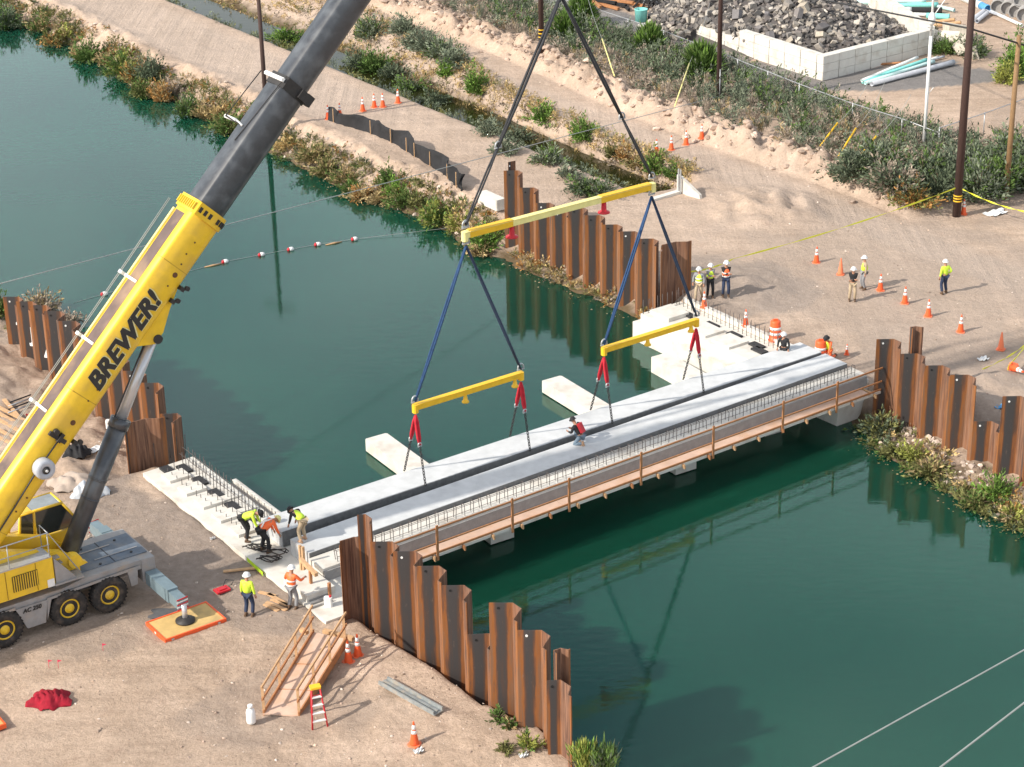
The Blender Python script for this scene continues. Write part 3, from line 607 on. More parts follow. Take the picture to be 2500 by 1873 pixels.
# broad worn strip and thin lip along the top of the base section
mb = MB(); mb.box(BP(4.4, .764, -.12), (15.9, .62, .012), ex=BD, ey=NX, ez=BN); mb.build('top_strip', brownstrip, crane)
mb = MB(); mb.box(BP(4.4, .79, -.56), (15.9, .10, .06), ex=BD, ey=NX, ez=BN); mb.build('top_lip', yellow_p, crane)
mb = MB(); boom_tube(mb, 13.0, 17.95, 1.04, 1.34, .52); b2 = mb.build('boom_telescope_section', boom_grey, crane)
for p in b2.data.polygons: p.use_smooth = len(p.vertices) == 4
mb = MB(); boom_tube(mb, 18.4, 27.5, .94, 1.2, .47); b3 = mb.build('boom_telescope_section', boom_grey, crane)
mb = MB(); boom_tube(mb, 27.5, 35.2, .82, 1.04, .41); b4 = mb.build('boom_telescope_section', boom_grey, crane)
for b_ in (b3, b4):
    for p in b_.data.polygons: p.use_smooth = len(p.vertices) == 4
mb = MB(); boom_tube(mb, 17.95, 18.4, 1.14, 1.44, .56)
mb.box(BP(18.2, -.25, .62), (.34, .18, .42), ex=BD, ey=NX, ez=BN); mb.box(BP(18.2, -.55, .5), (.40, .30, .3), ex=BD, ey=NX, ez=BN)
mb.build('section_collar', black, crane)
mb = MB(); mb.box(BP(18.2, .76, -.1), (.14, 1.3, .08), ex=BD, ey=NX, ez=BN); mb.tube(BP(18.2, .78, -.75), BP(18.2, .80, .55), .05); mb.build('collar_bar', white, crane)
# anemometer-like frame on the back of the grey section
mb = MB(); mb.tube(BP(16.1, .72, -.2), BP(16.1, 1.0, -.9), .035, n=6); mb.tube(BP(16.1, 1.0, -.9), BP(18.15, .95, -.75), .022, n=6)
mb.tube(BP(15.5, .70, .05), BP(18.15, .72, .45), .018, n=5); mb.build('cable_guide', black, crane)
mb = MB(); mb.tube(BP(16.1, .95, -1.0), BP(16.15, .80, -.45), .07, n=8); mb.tube(BP(16.15, .8, -.45), BP(16.1, .68, -.1), .045, n=8); mb.build('cable_guide_roller', white, crane)
# boom head, hook block far out of frame
mb = MB(); mb.box(BP(35.6, -.2), (1.3, .8, 1.3), ex=BD, ey=NX, ez=BN); mb.lathe(BP(35.9, -.5)-NX*.3, [(.42, 0), (.42, .6)], 18, ax=NX); mb.build('boom_head', yellow, crane)
HB = W(13.7, .78, 20.6)
mb = MB()
for a in (-.12, .12): mb.tube(BP(36.1, -.5)+NX*a, HB+NX*a+UP*.6, .02, n=5)
mb.build('hoist_rope', cable_b, crane)
mb = MB(); mb.box(HB, (.5, .4, 1.3), ex=AX, ey=NX, bev=.1); mb.path([HB-UP*.6, HB-UP*1.0, HB-UP*1.25+AX*.12, HB-UP*1.35, HB-UP*1.25-AX*.12], .07, 8); mb.build('hook_block', yellow, crane)
# cables over the top of the boom and their stands
mb = MB()
for a in (-.95, -.85): mb.path([BP(l, .98+.10*math.sin((l+3)/16*math.pi)*-1, a) for l in np.linspace(-3.3, 12.55, 12)], .014, 5)
mb.build('boom_cable', cable_m, crane)
for l in (3.9, 6.75, 9.4):
    mb = MB(); mb.box(BP(l, .80, -.25), (.10, .9, .05), ex=BD, ey=NX, ez=BN); mb.box(BP(l, .86, -.86), (.12, .22, .18), ex=BD, ey=NX, ez=BN); mb.build('cable_stand', white, crane)
# side details
sx = .625; plugm = M('brown_plug', (.12, .05, .02), .6)
for l, n_ in ((5.0, -.1), (5.5, -.15), (6.1, -.2), (11.7, .0), (11.2, .02), (10.8, -.05), (9.9, -.1), (1.0, -.3), (.4, -.25)): mb = MB(); mb.lathe(BP(l, n_, sx-.03), [(.035, 0), (.035, .03)], 8, ax=NX); mb.build('plug', plugm, boom_b)
for l, n_ in ((4.07, -.09), (10.36, -.09)): mb = MB(); mb.lathe(BP(l, n_, sx-.03), [(.10, 0), (.10, .035)], 12, ax=NX); mb.build('plug', plugm, boom_b)
mb = MB(); mb.box(BP(3.35, .12, sx+.05), (.16, .10, .75), ex=BD, ey=NX, ez=BN); mb.lathe(BP(3.5, .3, sx), [(.11, 0), (.11, .14)], 12, ax=NX); mb.box(BP(3.4, .05, sx+.1), (.35, .16, .12), ex=BD, ey=NX, ez=BN)
mb.path([BP(3.3, .05, sx+.1), BP(2.0, .05, sx+.07), BP(.6, -.05, sx+.05), BP(-2.5, -.2, sx+.04)], .035, 6); mb.build('hose_bracket', black, crane)
mb = MB(); mb.lathe(BP(2.2, -.06, sx-.03), [(.36, 0), (.38, .06), (.38, .32), (.33, .42), (.16, .43), (.14, .36)], 24, ax=NX); reel = mb.build('hose_reel', silver, crane)
mb = MB(); mb.lathe(BP(2.2, -.06, sx+.385), [(.135, 0), (.13, .03), (.05, .04), (.045, .08)], 16, ax=NX, mis=[0, 0, 1]); mb.build('reel_hub', [black, white], reel)
mb = MB()
for l, t_ in ((10.1, .5), (9.55, .45), (3.5, .45)):
    mb.box(BP(l, -.70, t_), (.16, .22, .18), ex=BD, ey=NX, ez=BN); mb.lathe(BP(l+.12, -.86, t_), [(.09, 0), (.09, .12)], 10, ax=NX)
mb.build('boom_light', black, crane)
# luffing-cylinder pedestal bulge
mb = MB(); P = [(7.5, -.62), (10.2, -.62), (9.3, -.88), (8.45, -1.22), (7.95, -1.22)]
mb.prism([BP(l, n_, -.34) for l, n_ in P], NX*.68); mb.build('cylinder_bracket', yellow, crane)
txt = text_mesh('boom_lettering', 'BREWER!', .95, BP(5.45, -.22, sx+.012), BD, BN, black, crane, shear=.3, bold=.035, ext=.006)
text_mesh('boom_lettering_edge', 'BREWER!', .95, BP(5.47, -.235, sx+.002), BD, BN, M('cream_outline', (.75, .68, .35), .5), crane, shear=.3, bold=.055, ext=.002)
# luffing cylinder
c0 = CR(-.95, BT+.1, 2.25); c1 = BP(8.15, -1.18, 0); cd = (c1-c0).normalized()
rod = c0+cd*5.35
mb = MB(); mb.tube(c0, rod, .34, n=20); mb.tube(rod-cd*.35, rod, .38, n=20)
for q in (2.2, 2.95, 3.0): mb.tube(c0+cd*q, c0+cd*(q+.07), .355, n=20)
cyl = mb.build('luffing_cylinder', boom_grey, crane)
mb = MB(); mb.tube(rod-cd*.1, c1, .20, n=20); mb.build('piston_rod', chrome, cyl)
mb = MB(); mb.tube(rod-cd*1.6-AX*.34, c1-AX*.26, .035, n=6); mb.lathe(c1-NX*.42, [(.17, 0), (.17, .84)], 16, ax=NX); mb.build('cylinder_pin', black, cyl)
mb = MB(); mb.lathe(c0-NX*.5+NX*.0, [(.26, 0), (.26, 1.15)], 18, ax=NX); mb.build('cylinder_foot', yellow, cyl)
# superstructure: box frame, cab, machinery house, walkway rail
mb = MB(); mb.prism([CR(-1.0+.55, -1.85, 2.0), CR(-1.4, -1.85, 2.9), CR(-3.6, -1.85, 3.7), CR(-9.6, -1.85, 3.6), CR(-9.6, -1.85, 1.95), CR(-1.0, -1.85, 1.9)], NX*.30)
mb.prism([CR(-.45, -.82, 2.0), CR(-1.4, -.82, 2.75), CR(-3.6, -.82, 3.5), CR(-9.6, -.82, 3.5), CR(-9.6, -.82, 1.95), CR(-1.0, -.82, 1.9)], NX*.26)
mb.box(CR(-4, -1.2, 1.85), (6.5, 1.2, .2), ex=AX, ey=NX); mb.build('slewing_frame', yellow, crane)
mb = MB(); mb.lathe(CR(-4.6, -1.4, 1.5), [(1.05, 0), (1.05, .35)], 28); mb.build('slewing_ring', black, crane)
# machinery house on the near side
mb = MB(); mb.box(CR(-6.0, -.38, 2.4), (8.1, .72, 1.15), ex=AX, ey=NX, bev=.03); eng = mb.build('machinery_housing', yellow, crane)
mb = MB(); mb.box(CR(-3.05, -.005, 2.38), (.95, .03, .62), ex=AX, ey=NX); 
gr = mb.build('air_grille', M('grille_dark', (.10, .07, .02), .7, .2, 8), eng)
mb = MB()
for k in range(11): mb.box(CR(-3.48+k*.086, .018, 2.38), (.03, .02, .60), ex=AX, ey=NX)
mb.build('grille_bar', yellow, gr)
mb = MB(); mb.box(CR(-2.12, -.005, 1.98), (.26, .02, .30), ex=AX, ey=NX); mb.build('white_sticker', white, eng)
seam_m = M('seam', (.25, .13, .01), .6)
for s in (-2.62, -3.75, -4.9): mb = MB(); mb.box(CR(s, -.012, 2.4), (.02, .012, 1.1), ex=AX, ey=NX); mb.build('door_seam', seam_m, eng)
mb = MB(); mb.box(CR(-6.1, -.40, 3.0), (8.2, .78, .05), ex=AX, ey=NX); mb.build('catwalk', galv, crane)
mb = MB()
rp = [CR(-9.5, -.04, 3.95), CR(-2.02, -.04, 3.95), CR(-.95, -.05, 1.98)]
mb.path(rp, .024, 6); mb.path([CR(-9.5, -.04, 3.48), CR(-2.0, -.04, 3.48)], .02, 6)
for s in (-8, -6.6, -5.2, -3.55, -2.05): mb.tube(CR(s, -.04, 3.0), CR(s, -.04, 3.95), .02, n=6)
mb.path([CR(-2.02, -.04, 3.95), CR(-2.02, -.75, 3.95), CR(-2.02, -.75, 3.0)], .02, 6)
mb.build('guard_rail', galv, crane)
mb = MB(); mb.prism([CR(-1.92, -.3, 2.9), CR(-1.92, -.3, 1.85), CR(-1.1, -.3, 1.82)], NX*.28); mb.box(CR(-1.45, -.3, 1.86), (1.1, .75, .06), ex=AX, ey=NX)
for z in (2.15, 2.45, 2.7): mb.box(CR(-1.75+(2.9-z)*.35, -.45, z), (.22, .28, .03), ex=AX, ey=NX)
mb.build('access_step', car_grey, crane)
# operator cab on the far side of the boom
cs0, cs1, ct0, ct1 = -2.35, -.15, -3.05, -2.0
mb = MB(); low = [CR(cs0, ct1, 1.95), CR(cs1-.1, ct1, 1.95), CR(cs1+.25, ct1, 2.75), CR(cs0, ct1, 2.75)]
mb.prism(low, -NX*(ct1-ct0))
for a, b in (((cs0, 2.75), (cs0+.15, 3.85)), ((cs1+.25, 2.75), (cs1-.45, 3.85)), ((cs0+.62, 2.75), (cs0+.68, 3.85))):
    for q in (ct0+.05, ct1-.05): mb.tube(CR(a[0], q, a[1]), CR(b[0], q, b[1]), .055, n=6)
for q in (ct0+.05, ct1-.05): mb.tube(CR(cs0+.12, q, 3.85), CR(cs1-.42, q, 3.85), .06, n=6)
for s in (cs0+.14, cs1-.44): mb.tube(CR(s, ct0+.05, 3.85), CR(s, ct1-.05, 3.85), .06, n=6)
mb.box(CR(cs0+.35, (ct0+ct1)/2, 3.88), (.5, 1.0, .06), ex=AX, ey=NX)
cab = mb.build('operator_cab', yellow, crane)
mb = MB(); mb.prism([CR(cs0+.7, ct1-.03, 2.8), CR(cs1+.18, ct1-.03, 2.8), CR(cs1-.45, ct1-.03, 3.8), CR(cs0+.72, ct1-.03, 3.8)], -NX*.03)
mb.prism([CR(cs0+.08, ct1-.03, 2.8), CR(cs0+.56, ct1-.03, 2.8), CR(cs0+.62, ct1-.03, 3.8), CR(cs0+.16, ct1-.03, 3.8)], -NX*.03); mb.build('side_window', glass, cab)
mb = MB(); mb.prism([CR(cs1+.24, ct0+.08, 2.78), CR(cs1+.24, ct1-.08, 2.78), CR(cs1-.44, ct1-.08, 3.82), CR(cs1-.44, ct0+.08, 3.82)], AX*.03); mb.build('windscreen', glass, cab)
mb = MB(); mb.box(CR((cs0+cs1)/2+.12, (ct0+ct1)/2, 3.86), (1.2, .9, .04), ex=AX, ey=NX); mb.build('roof_window', glass_l, cab)
mb = MB(); mb.box(CR(-1.1, -2.5, 3.05), (.5, .5, .12), ex=AX, ey=NX, bev=.08); mb.box(CR(-1.38, -2.5, 3.35), (.14, .5, .6), ex=AX, ey=NX, bev=.05); mb.build('seat', blackc, cab)
# carrier
mb = MB()
mb.prism([CR(-16, -2.85, 1.15), CR(-16, -2.85, 1.50), CR(-1.6, -2.85, 1.50), CR(-.9, -2.85, 1.62), CR(1.35, -2.85, 1.62), CR(1.95, -2.85, 1.60), CR(1.95, -2.85, 1.25), CR(1.0, -2.85, 1.25), CR(.9, -2.85, 1.32)], NX*2.65)
mb.box(CR(-6, -1.5, .95), (15, .9, .55), ex=AX, ey=NX)
body = mb.build('carrier_deck', car_grey, crane)
mb = MB(); mb.box(CR(.55, -1.5, 1.635), (2.7, 1.75, .03), ex=AX, ey=NX); mb.build('deck_plate', deck_grey, body)
mb = MB(); mb.box(CR(.62, -1.5, 1.656), (.03, 1.75, .012), ex=AX, ey=NX); mb.box(CR(.2, -1.9, 1.665), (1.6, .07, .012), ex=AX, ey=NX, mi=1)
mb.box(CR(.9, -1.15, 1.665), (1.7, .06, .012), ex=AX, ey=NX, mi=1); mb.build('deck_trim', [black, car_grey], body)
mb = MB()
for s, q in ((.0, -2.2), (1.3, -2.1), (1.4, -.9), (.1, -.75)): mb.lathe(CR(s, q, 1.65), [(.05, 0), (.05, .04)], 8)
mb.build('deck_bolt', black, body)
mb = MB(); mb.prism([CR(1.45, -2.85, .7), CR(1.45, -2.85, 1.6), CR(1.98, -2.85, 1.6), CR(1.98, -2.85, .7)], NX*2.68); mb.build('bumper', car_grey, crane)
mb = MB(); mb.prism([CR(-3.15, -.28, .42), CR(-2.45, -.28, .42), CR(-2.30, -.28, 1.30), CR(-3.50, -.28, 1.30)], NX*.16); mb.build('side_skirt', car_grey, crane)
mb = MB(); mb.prism([CR(-2.38, -.14, .50), CR(-2.30, -.14, 1.36), CR(1.35, -.14, 1.46), CR(1.35, -.14, 1.36), CR(-2.15, -.14, 1.27)], NX*.03)
mb.prism([CR(.95, -.22, .72), CR(.85, -.22, 1.34), CR(1.25, -.22, 1.36), CR(1.2, -.22, .72)], NX*.10); mb.prism([CR(-3.5, -.14, 1.30), CR(-3.5, -.14, 1.40), CR(-7.0, -.14, 1.30), CR(-7, -.14, 1.20)], NX*.03); mb.build('mudguard', car_grey, crane)
mb = MB(); mb.box(CR(-2.5, -.10, 1.2), (.02, .02, .02)); text_mesh('carrier_lettering', 'AC 250', .22, CR(-3.25, -.105, 1.08), AX, UP, black, crane, shear=.2, bold=.008)
def wheel(s, q, flip=1):
    c = CR(s, q, .69); w_ = MB(); w_.lathe(c-NX*.42, [(.40, 0), (.62, .01), (.68, .06), (.69, .12), (.69, .30), (.68, .36), (.62, .41), (.40, .42), (.38, .36)], 30, ax=NX)
    for k in range(30):
        a = 2*math.pi*k/30; w_.box(c-NX*.21+(AX*math.cos(a)+UP*math.sin(a))*.69, (.05, .34, .05), ex=AX*-math.sin(a)+UP*math.cos(a), ey=NX, ez=AX*math.cos(a)+UP*math.sin(a))
    w = w_.build('wheel', rubber, crane); r = MB(); r.lathe(c-NX*.25, [(.385, 0), (.385, .20), (.33, .22), (.30, .12), (.22, .10), (.20, .14), (.17, .22), (.10, .22), (.09, .25)], 24, ax=NX); r.build('rim', yellow, w)
    for k in range(10):
        pass
for s in (.05, -1.53, -4.0, -6.4, -8.0, -12.2, -13.9):
    wheel(s, -.02)
for s in (.05, -1.53, -4.0): wheel(s, -2.45)
# rear counterweight and winch, beyond the left edge
mb = MB(); mb.box(CR(-9.9, -1.4, 2.6), (1.7, 3.6, 1.9), ex=AX, ey=NX, bev=.15); mb.box(CR(-9.6, -1.4, 1.7), (1.3, 3.2, .3), ex=AX, ey=NX); mb.build('counterweight', yellow, crane)
mb = MB(); mb.lathe(CR(-7.5, -1.9, 3.6), [(.55, 0), (.55, .05), (.35, .06), (.35, 1.0), (.55, 1.01), (.55, 1.06)], 20, ax=NX); mb.build('winch_drum', steel, crane)
# ladder at the left edge
mb = MB(); mb.path([CR(-4.35, .02, 1.3), CR(-4.35, .10, .05)], .02, 6); mb.path([CR(-4.95, .02, 1.3), CR(-4.95, .10, .05)], .02, 6)
for z in (.1, .4, .7, 1.0): mb.tube(CR(-4.35, .08, z), CR(-4.95, .08, z), .018, n=6)
mb.build('ladder', galv, crane)
# outriggers
def outrigger(s, q0, q1):
    sg = 1 if q1 > q0 else -1
    mb = MB(); mb.box(CR(s, (q0+q1)/2-.4*sg, .88), (.46, abs(q1-q0)-1.0, .50), ex=AX, ey=NX); mb.box(CR(s, q1-.95*sg, .88), (.42, .5, .54), ex=AX, ey=NX)
    o = mb.build('outrigger_beam', outr_grey, crane); mb = MB(); mb.box(CR(s, q1-.45*sg, .86), (.36, .95, .42), ex=AX, ey=NX); mb.build('outrigger_extension', outr_grey, o)
    mb = MB()
    for k in range(5): mb.prism([CR(s-.22+.0, q1+.02*sg, .62+k*.10), CR(s+.22, q1+.02*sg, .66+k*.10), CR(s+.22, q1+.02*sg, .71+k*.10), CR(s-.22, q1+.02*sg, .67+k*.10)], NX*.012*sg, mi=k % 2)
    mb.build('warning_board', [redm, white], o)
    mb = MB(); mb.tube(CR(s+.02, q1+.08*sg, .22), CR(s+.02, q1+.08*sg, .85), .10, n=12); mb.build('jack_cylinder', chrome, o)
    mb = MB(); mb.lathe(CR(s+.02, q1+.08*sg, .165), [(.36, 0), (.36, .05), (.2, .10), (.15, .16)], 20); mb.build('foot_plate', black, o)
outrigger(1.75, -.2, 2.35); outrigger(1.75, -2.7, -5.0)
# ------------------------------------------------------------------ outrigger mats
def mat_pad(c, ex, l, w, label):
    t = thing('outrigger_mat', label, 'outrigger mat', c, 'orange crane outrigger mats'); ex = Vector(ex).normalized(); ey = Vector((ex.y, -ex.x, 0)); c = Vector(c); mb = MB(); mb.box(c+UP*.08, (l-.12, w-.12, .15), ex=ex, ey=ey); mb.build('plywood_top', ply_y, t)
    mb = MB()
    for sg in (-1, 1):
        mb.box(c+ey*sg*(w/2-.03)+UP*.095, (l, .06, .17), ex=ex, ey=ey); mb.box(c+ex*sg*(l/2-.03)+UP*.095, (.06, w-.125, .17), ex=ex, ey=ey)
    f = mb.build('steel_rim', orange, t); mb = MB()
    for a in (-1, 1):
        for b in (-1, 1): mb.box(c+ex*a*(l/2-.3)+ey*(w/2+.004)+UP*.10, (.10, .012, .07), ex=ex, ey=ey)
        mb.box(c+ex*a*(l/2+.003)+UP*.10, (.012, .10, .07), ex=ex, ey=ey)
    mb.build('corner_tag', white, f)
mat_pad(CR(1.80, 2.42, .0), AX, 2.45, 1.55, 'orange rimmed plywood mat under the crane outrigger foot')
mat_pad(CR(-7.3, 4.0, .0), AX, 2.45, 1.55, 'orange rimmed mat cut off by the left edge of the photo')
# ------------------------------------------------------------------ rigging
rig = thing('lifting_rig', 'slings and three yellow spreader beams holding the deck slab over the canal', 'lifting rig', W(13.9, .75, 10.7))
def spreader(name, s0, s1, z, m, w=.26):
    mb = MB(); t_ = .75; mb.box(W((s0+s1)/2, t_, z), (abs(s1-s0)-.2, w*.8, w), ex=AX, ey=NX); 
    mb.box(W((s0+s1)/2, t_, z+w/2+.012), (abs(s1-s0)-.1, w*1.1, .03), ex=AX, ey=NX)
    o = mb.build(name, m, rig)
    for s in (s0, s1): mb = MB(); mb.box(W(s, t_, z-.05), (.22, w*1.1, w*1.6), ex=AX, ey=NX, bev=.05); mb.build('end_lug', m, o)
    return o
u = spreader('spreader_beam', 8.95, 18.35, 10.55, yellow_p, .24)
mb = MB()
for a, b in ((9.15, 11.2), (15.6, 18.2)): mb = MB(); mb.box(W((a+b)/2, .75, 10.55), (b-a, .215, .255), ex=AX, ey=NX); mb.box(W((a+b)/2, .75, 10.705), (b-a, .28, .03), ex=AX, ey=NX); mb.build('bright_sleeve', yellow_s, u)
for s in (11.2, 15.8): mb = MB(); mb.lathe(W(s, .75, 9.95), [(.26, 0), (.24, .05), (.12, .08), (.10, .45)], 12); mb.build('red_lug', redm, u)
l1 = spreader('spreader_beam', 6.35, 11.5, 3.9, yellow_s, .22); l2 = spreader('spreader_beam', 15.8, 20.85, 3.85, yellow_s, .22)
for o, ss in ((l1, (8.7, 11.15)), (l2, (18.1, 20.5))):
    for s in ss: mb = MB(); mb.lathe(W(s, .82, 3.9-.42), [(.15, 0), (.15, .05), (.10, .1), (.06, .34)], 10); mb.build('lower_lug', yellow_s, o)
def twin(a, b, r, m, name, gap=.10, knots=0):
    mb = MB(); d = (b-a).normalized(); q = NX
    for sg in (-1, 1):
        mb.path([a+q*sg*gap*.3, a.lerp(b, .3)+q*sg*gap, a.lerp(b, .7)+q*sg*gap, b+q*sg*gap*.3], r, 7)
    return mb.build(name, m, rig)
AP = HB-UP*1.35
E1 = W(9.0, .75, 10.95); E2 = W(18.3, .75, 10.95)
J1 = E1.lerp(AP, .345); J2 = E2.lerp(AP, .345)
for e, j in ((E1, J1), (E2, J2)): twin(e, j, .04, blacksling, 'black_sling', .07); twin(j, AP, .055, blacksling, 'black_sling', .09)
A1 = W(9.0, .75, 10.1); A2 = W(18.3, .75, 10.1)
for a, e0, e1, z in ((A1, 6.35, 11.5, 4.15), (A2, 15.8, 20.85, 4.1)):
    twin(a, W(e0, .75, z), .045, bluesling, 'blue_sling', .06); twin(a, W(e1, .75, z), .045, bluesling_d, 'dark_blue_sling', .06)
def shackle(p, s=.14):
    mb = MB(); n = 9
    mb.path([p+AX*s*math.cos(a)+UP*s*1.4*math.sin(a) for a in np.linspace(-.3, math.pi+.3, n)], .035, 6); mb.tube(p-AX*s*1.2-UP*.05, p+AX*s*1.2-UP*.05, .04, n=6)
    mb.build('shackle', galv, rig)
for p in (J1, J2, E1, E1-UP*.05, E2, A1+UP*.15, A2+UP*.15, W(6.35, .75, 4.2), W(11.5, .75, 4.2), W(15.8, .75, 4.15), W(20.85, .75, 4.15), AP): shackle(p)
def chain(a, b):
    mb = MB(); L_ = (b-a).length; n = int(L_/.11); d = (b-a).normalized(); o1 = d.orthogonal().normalized(); o2 = d.cross(o1)
    for k in range(n):
        c = a+d*(k+.5)*L_/n; q = o1 if k % 2 else o2; mb.path([c-d*.075, c-d*.04+q*.04, c+d*.04+q*.04, c+d*.075], .018, 5, caps=False); mb.path([c-d*.075, c-d*.04-q*.04, c+d*.04-q*.04, c+d*.075], .018, 5, caps=False)
    mb.build('chain', black, rig)
for s0, z, pk in ((6.35, 3.55, (6.25, 6.2)), (11.5, 3.55, (11.5, 11.35)), (15.8, 3.5, (15.75, 15.65)), (20.85, 3.5, (20.9, 20.7))):
    a = W(s0, .75, z)
    for (q, tt, s_) in ((0, -.12, pk[0]), (1, 1.52, pk[1])):
        b = W(s_, tt, .78); m1 = a.lerp(b, .42)
        mb = MB()
        for g in (-.05, .05): mb.path([a, a.lerp(m1, .25)+AX*g, a.lerp(m1, .75)+AX*g, m1], .055, 7)
        mb.build('red_sling', redsling, rig); shackle(m1, .07); chain(m1-UP*.05, b)
# ------------------------------------------------------------------ plants and stones
leafm = MV('foliage', .8, 0, 3); stonem = MV('stone', .9, .4, 5)
KIND = dict(green=(.10, .165, .04), bright=(.15, .26, .045), grey=(.175, .205, .14), greyd=(.11, .14, .085), dry=(.40, .30, .15), straw=(.52, .38, .17), twig=(.34, .28, .22), olive=(.17, .17, .06), rusty=(.36, .19, .06), yel=(.28, .30, .07))
def leaves(n, R, H, kind, c=(0, 0, 0), shape='bush', mixk=None, g=None):
    g = g or rng
    ns = max(6, int(n/(14 if shape != 'palm' else 5))); az = g.uniform(0, 2*np.pi, ns); up_ = g.uniform(.25, 1.0, ns)
    if shape == 'palm': lean = g.uniform(.1, 1.35, ns); ln = g.uniform(.5, .8, ns)
    elif shape == 'reed': lean = g.uniform(0, .5, ns); ln = g.uniform(.6, 1.0, ns)
    else: lean = np.arccos(g.uniform(.12, 1, ns)); ln = g.uniform(.55, 1.05, ns)*(1+.25*np.sin(az*3+g.uniform(0, 6)))
    sx = np.sin(lean)*np.cos(az)*R*ln; sy = np.sin(lean)*np.sin(az)*R*ln; sz = np.cos(lean)*H*ln
    si = g.integers(0, ns, n); f = g.uniform(.12, 1, n)**.6
    base = np.stack([sx[si]*f, sy[si]*f, sz[si]*f+.02], 1)+g.normal(0, .05*R, (n, 3)); base[:, 2] = np.maximum(base[:, 2], .0)
    d = np.stack([sx[si], sy[si], sz[si]], 1); d /= np.linalg.norm(d, axis=1)[:, None]+1e-6; d += g.normal(0, .45 if shape == 'bush' else .18, (n, 3)); d /= np.linalg.norm(d, axis=1)[:, None]
    sd_ = np.cross(d, g.normal(0, 1, (n, 3))); sd_ /= np.linalg.norm(sd_, axis=1)[:, None]+1e-6
    L_ = g.uniform(.10, .24, n)*(.6+.5*R) if shape == 'bush' else g.uniform(.5, .9, n)*R*.8 if shape == 'palm' else g.uniform(.2, .45, n)*H*.6; w = L_*(.17 if shape == 'bush' else .07)
    V = np.stack([base-sd_*w[:, None]*.5, base+d*(L_*.5)[:, None]-sd_*w[:, None], base+d*L_[:, None], base+d*(L_*.5)[:, None]+sd_*w[:, None]], 1).reshape(-1, 3)+np.array(c)
    F = np.arange(4*n).reshape(n, 4)
    k1 = np.array(KIND[kind]); col = np.repeat(k1[None], ns, 0)*g.uniform(.65, 1.35, (ns, 1))
    if mixk:
        q = g.uniform(0, 1, ns) < .35; col[q] = np.array(KIND[mixk])*g.uniform(.7, 1.2, (q.sum(), 1))
    C = np.repeat(col[si]*g.uniform(.8, 1.2, (n, 1)), 4, 0); return V, F, C
def join(lst):
    o = 0; Vs = []; Fs = []; Cs = []
    for V, F, C in lst: Vs.append(V); Fs.append(F+o); Cs.append(C); o += len(V)
    return np.concatenate(Vs), np.concatenate(Fs), np.concatenate(Cs)
stemm = M('plant_stem', (.16, .11, .07), .9)
ORD = ['first', 'second', 'third', 'fourth', 'fifth', 'sixth', 'seventh', 'eighth', 'ninth', 'tenth', 'eleventh', 'twelfth', 'thirteenth', 'fourteenth', 'fifteenth', 'sixteenth', 'seventeenth', 'eighteenth', 'nineteenth', 'twentieth', 'twenty-first', 'twenty-second', 'twenty-third', 'twenty-fourth', 'twenty-fifth', 'twenty-sixth']
KW = dict(green='green', bright='bright green', grey='grey green', greyd='dark grey green', dry='dry tan', straw='straw coloured', twig='bare twiggy', olive='olive green', rusty='rust coloured', yel='yellow green')
def shrubs(lst, where, group, frm='from the left'):
    lst = sorted(lst, key=lambda q: q[0])
    for i, q in enumerate(lst):
        x, y, R, H, kind = q[:5]; mk = q[5] if len(q) > 5 else None; shp = q[6] if len(q) > 6 else 'bush'
        p = gpt(x, y); p.z = max(p.z, -1.5); t = thing('shrub', '%s shrub, %s %s %s' % (KW[kind], ORD[i], frm, where), 'shrub', p, group)
        n = int(min(2600, 550*(R+.45)*(H+.5)))
        V, F, C = leaves(n, R, H, kind, tuple(p), shp, mk); npmesh('foliage', V, F, leafm, C, parent=t, loc=tuple(p))
        mb = MB()
        for k in range(7):
            a = random.uniform(0, 6.28); r_ = R*random.uniform(.3, .8); mb.path([p-UP*.1, p+Vector((math.cos(a)*r_*.4, math.sin(a)*r_*.4, H*.4)), p+Vector((math.cos(a)*r_, math.sin(a)*r_, H*random.uniform(.6, .9)))], [.025, .015, .006], 5)
        mb.build('stem', stemm, t)
shrubs([(18, 70, 1.58, 1.93, 'greyd', 'green'), (-25, 46, 1.68, 1.76, 'green'), (100, 76, 1.05, 1.40, 'green', 'dry'), (130, 111, 1.05, 0.96, 'olive', 'rusty'), (160, 98, 0.95, 1.15, 'yel', 'dry'), (215, 151, 1.26, 1.67, 'green'), (190, 144, 0.84, 0.79, 'dry'), (262, 156, 1.05, 0.88, 'dry', 'olive'),
    (300, 184, 1.37, 1.84, 'green', 'yel'), (330, 206, 1.16, 1.59, 'olive', 'rusty'), (368, 204, 1.16, 2.11, 'greyd'), (350, 238, 1.16, 1.49, 'olive', 'green'), (398, 248, 0.95, 1.49, 'rusty', 'dry'), (430, 231, 0.84, 0.79, 'twig'),
    (462, 284, 1.16, 1.59, 'green', 'greyd'), (500, 288, 1.26, 1.05, 'dry'), (560, 326, 1.37, 1.40, 'green', 'olive'), (545, 288, 1.16, 0.88, 'straw', 'dry')], 'on the far bank left of the boom', 'shrubs on the canal banks')
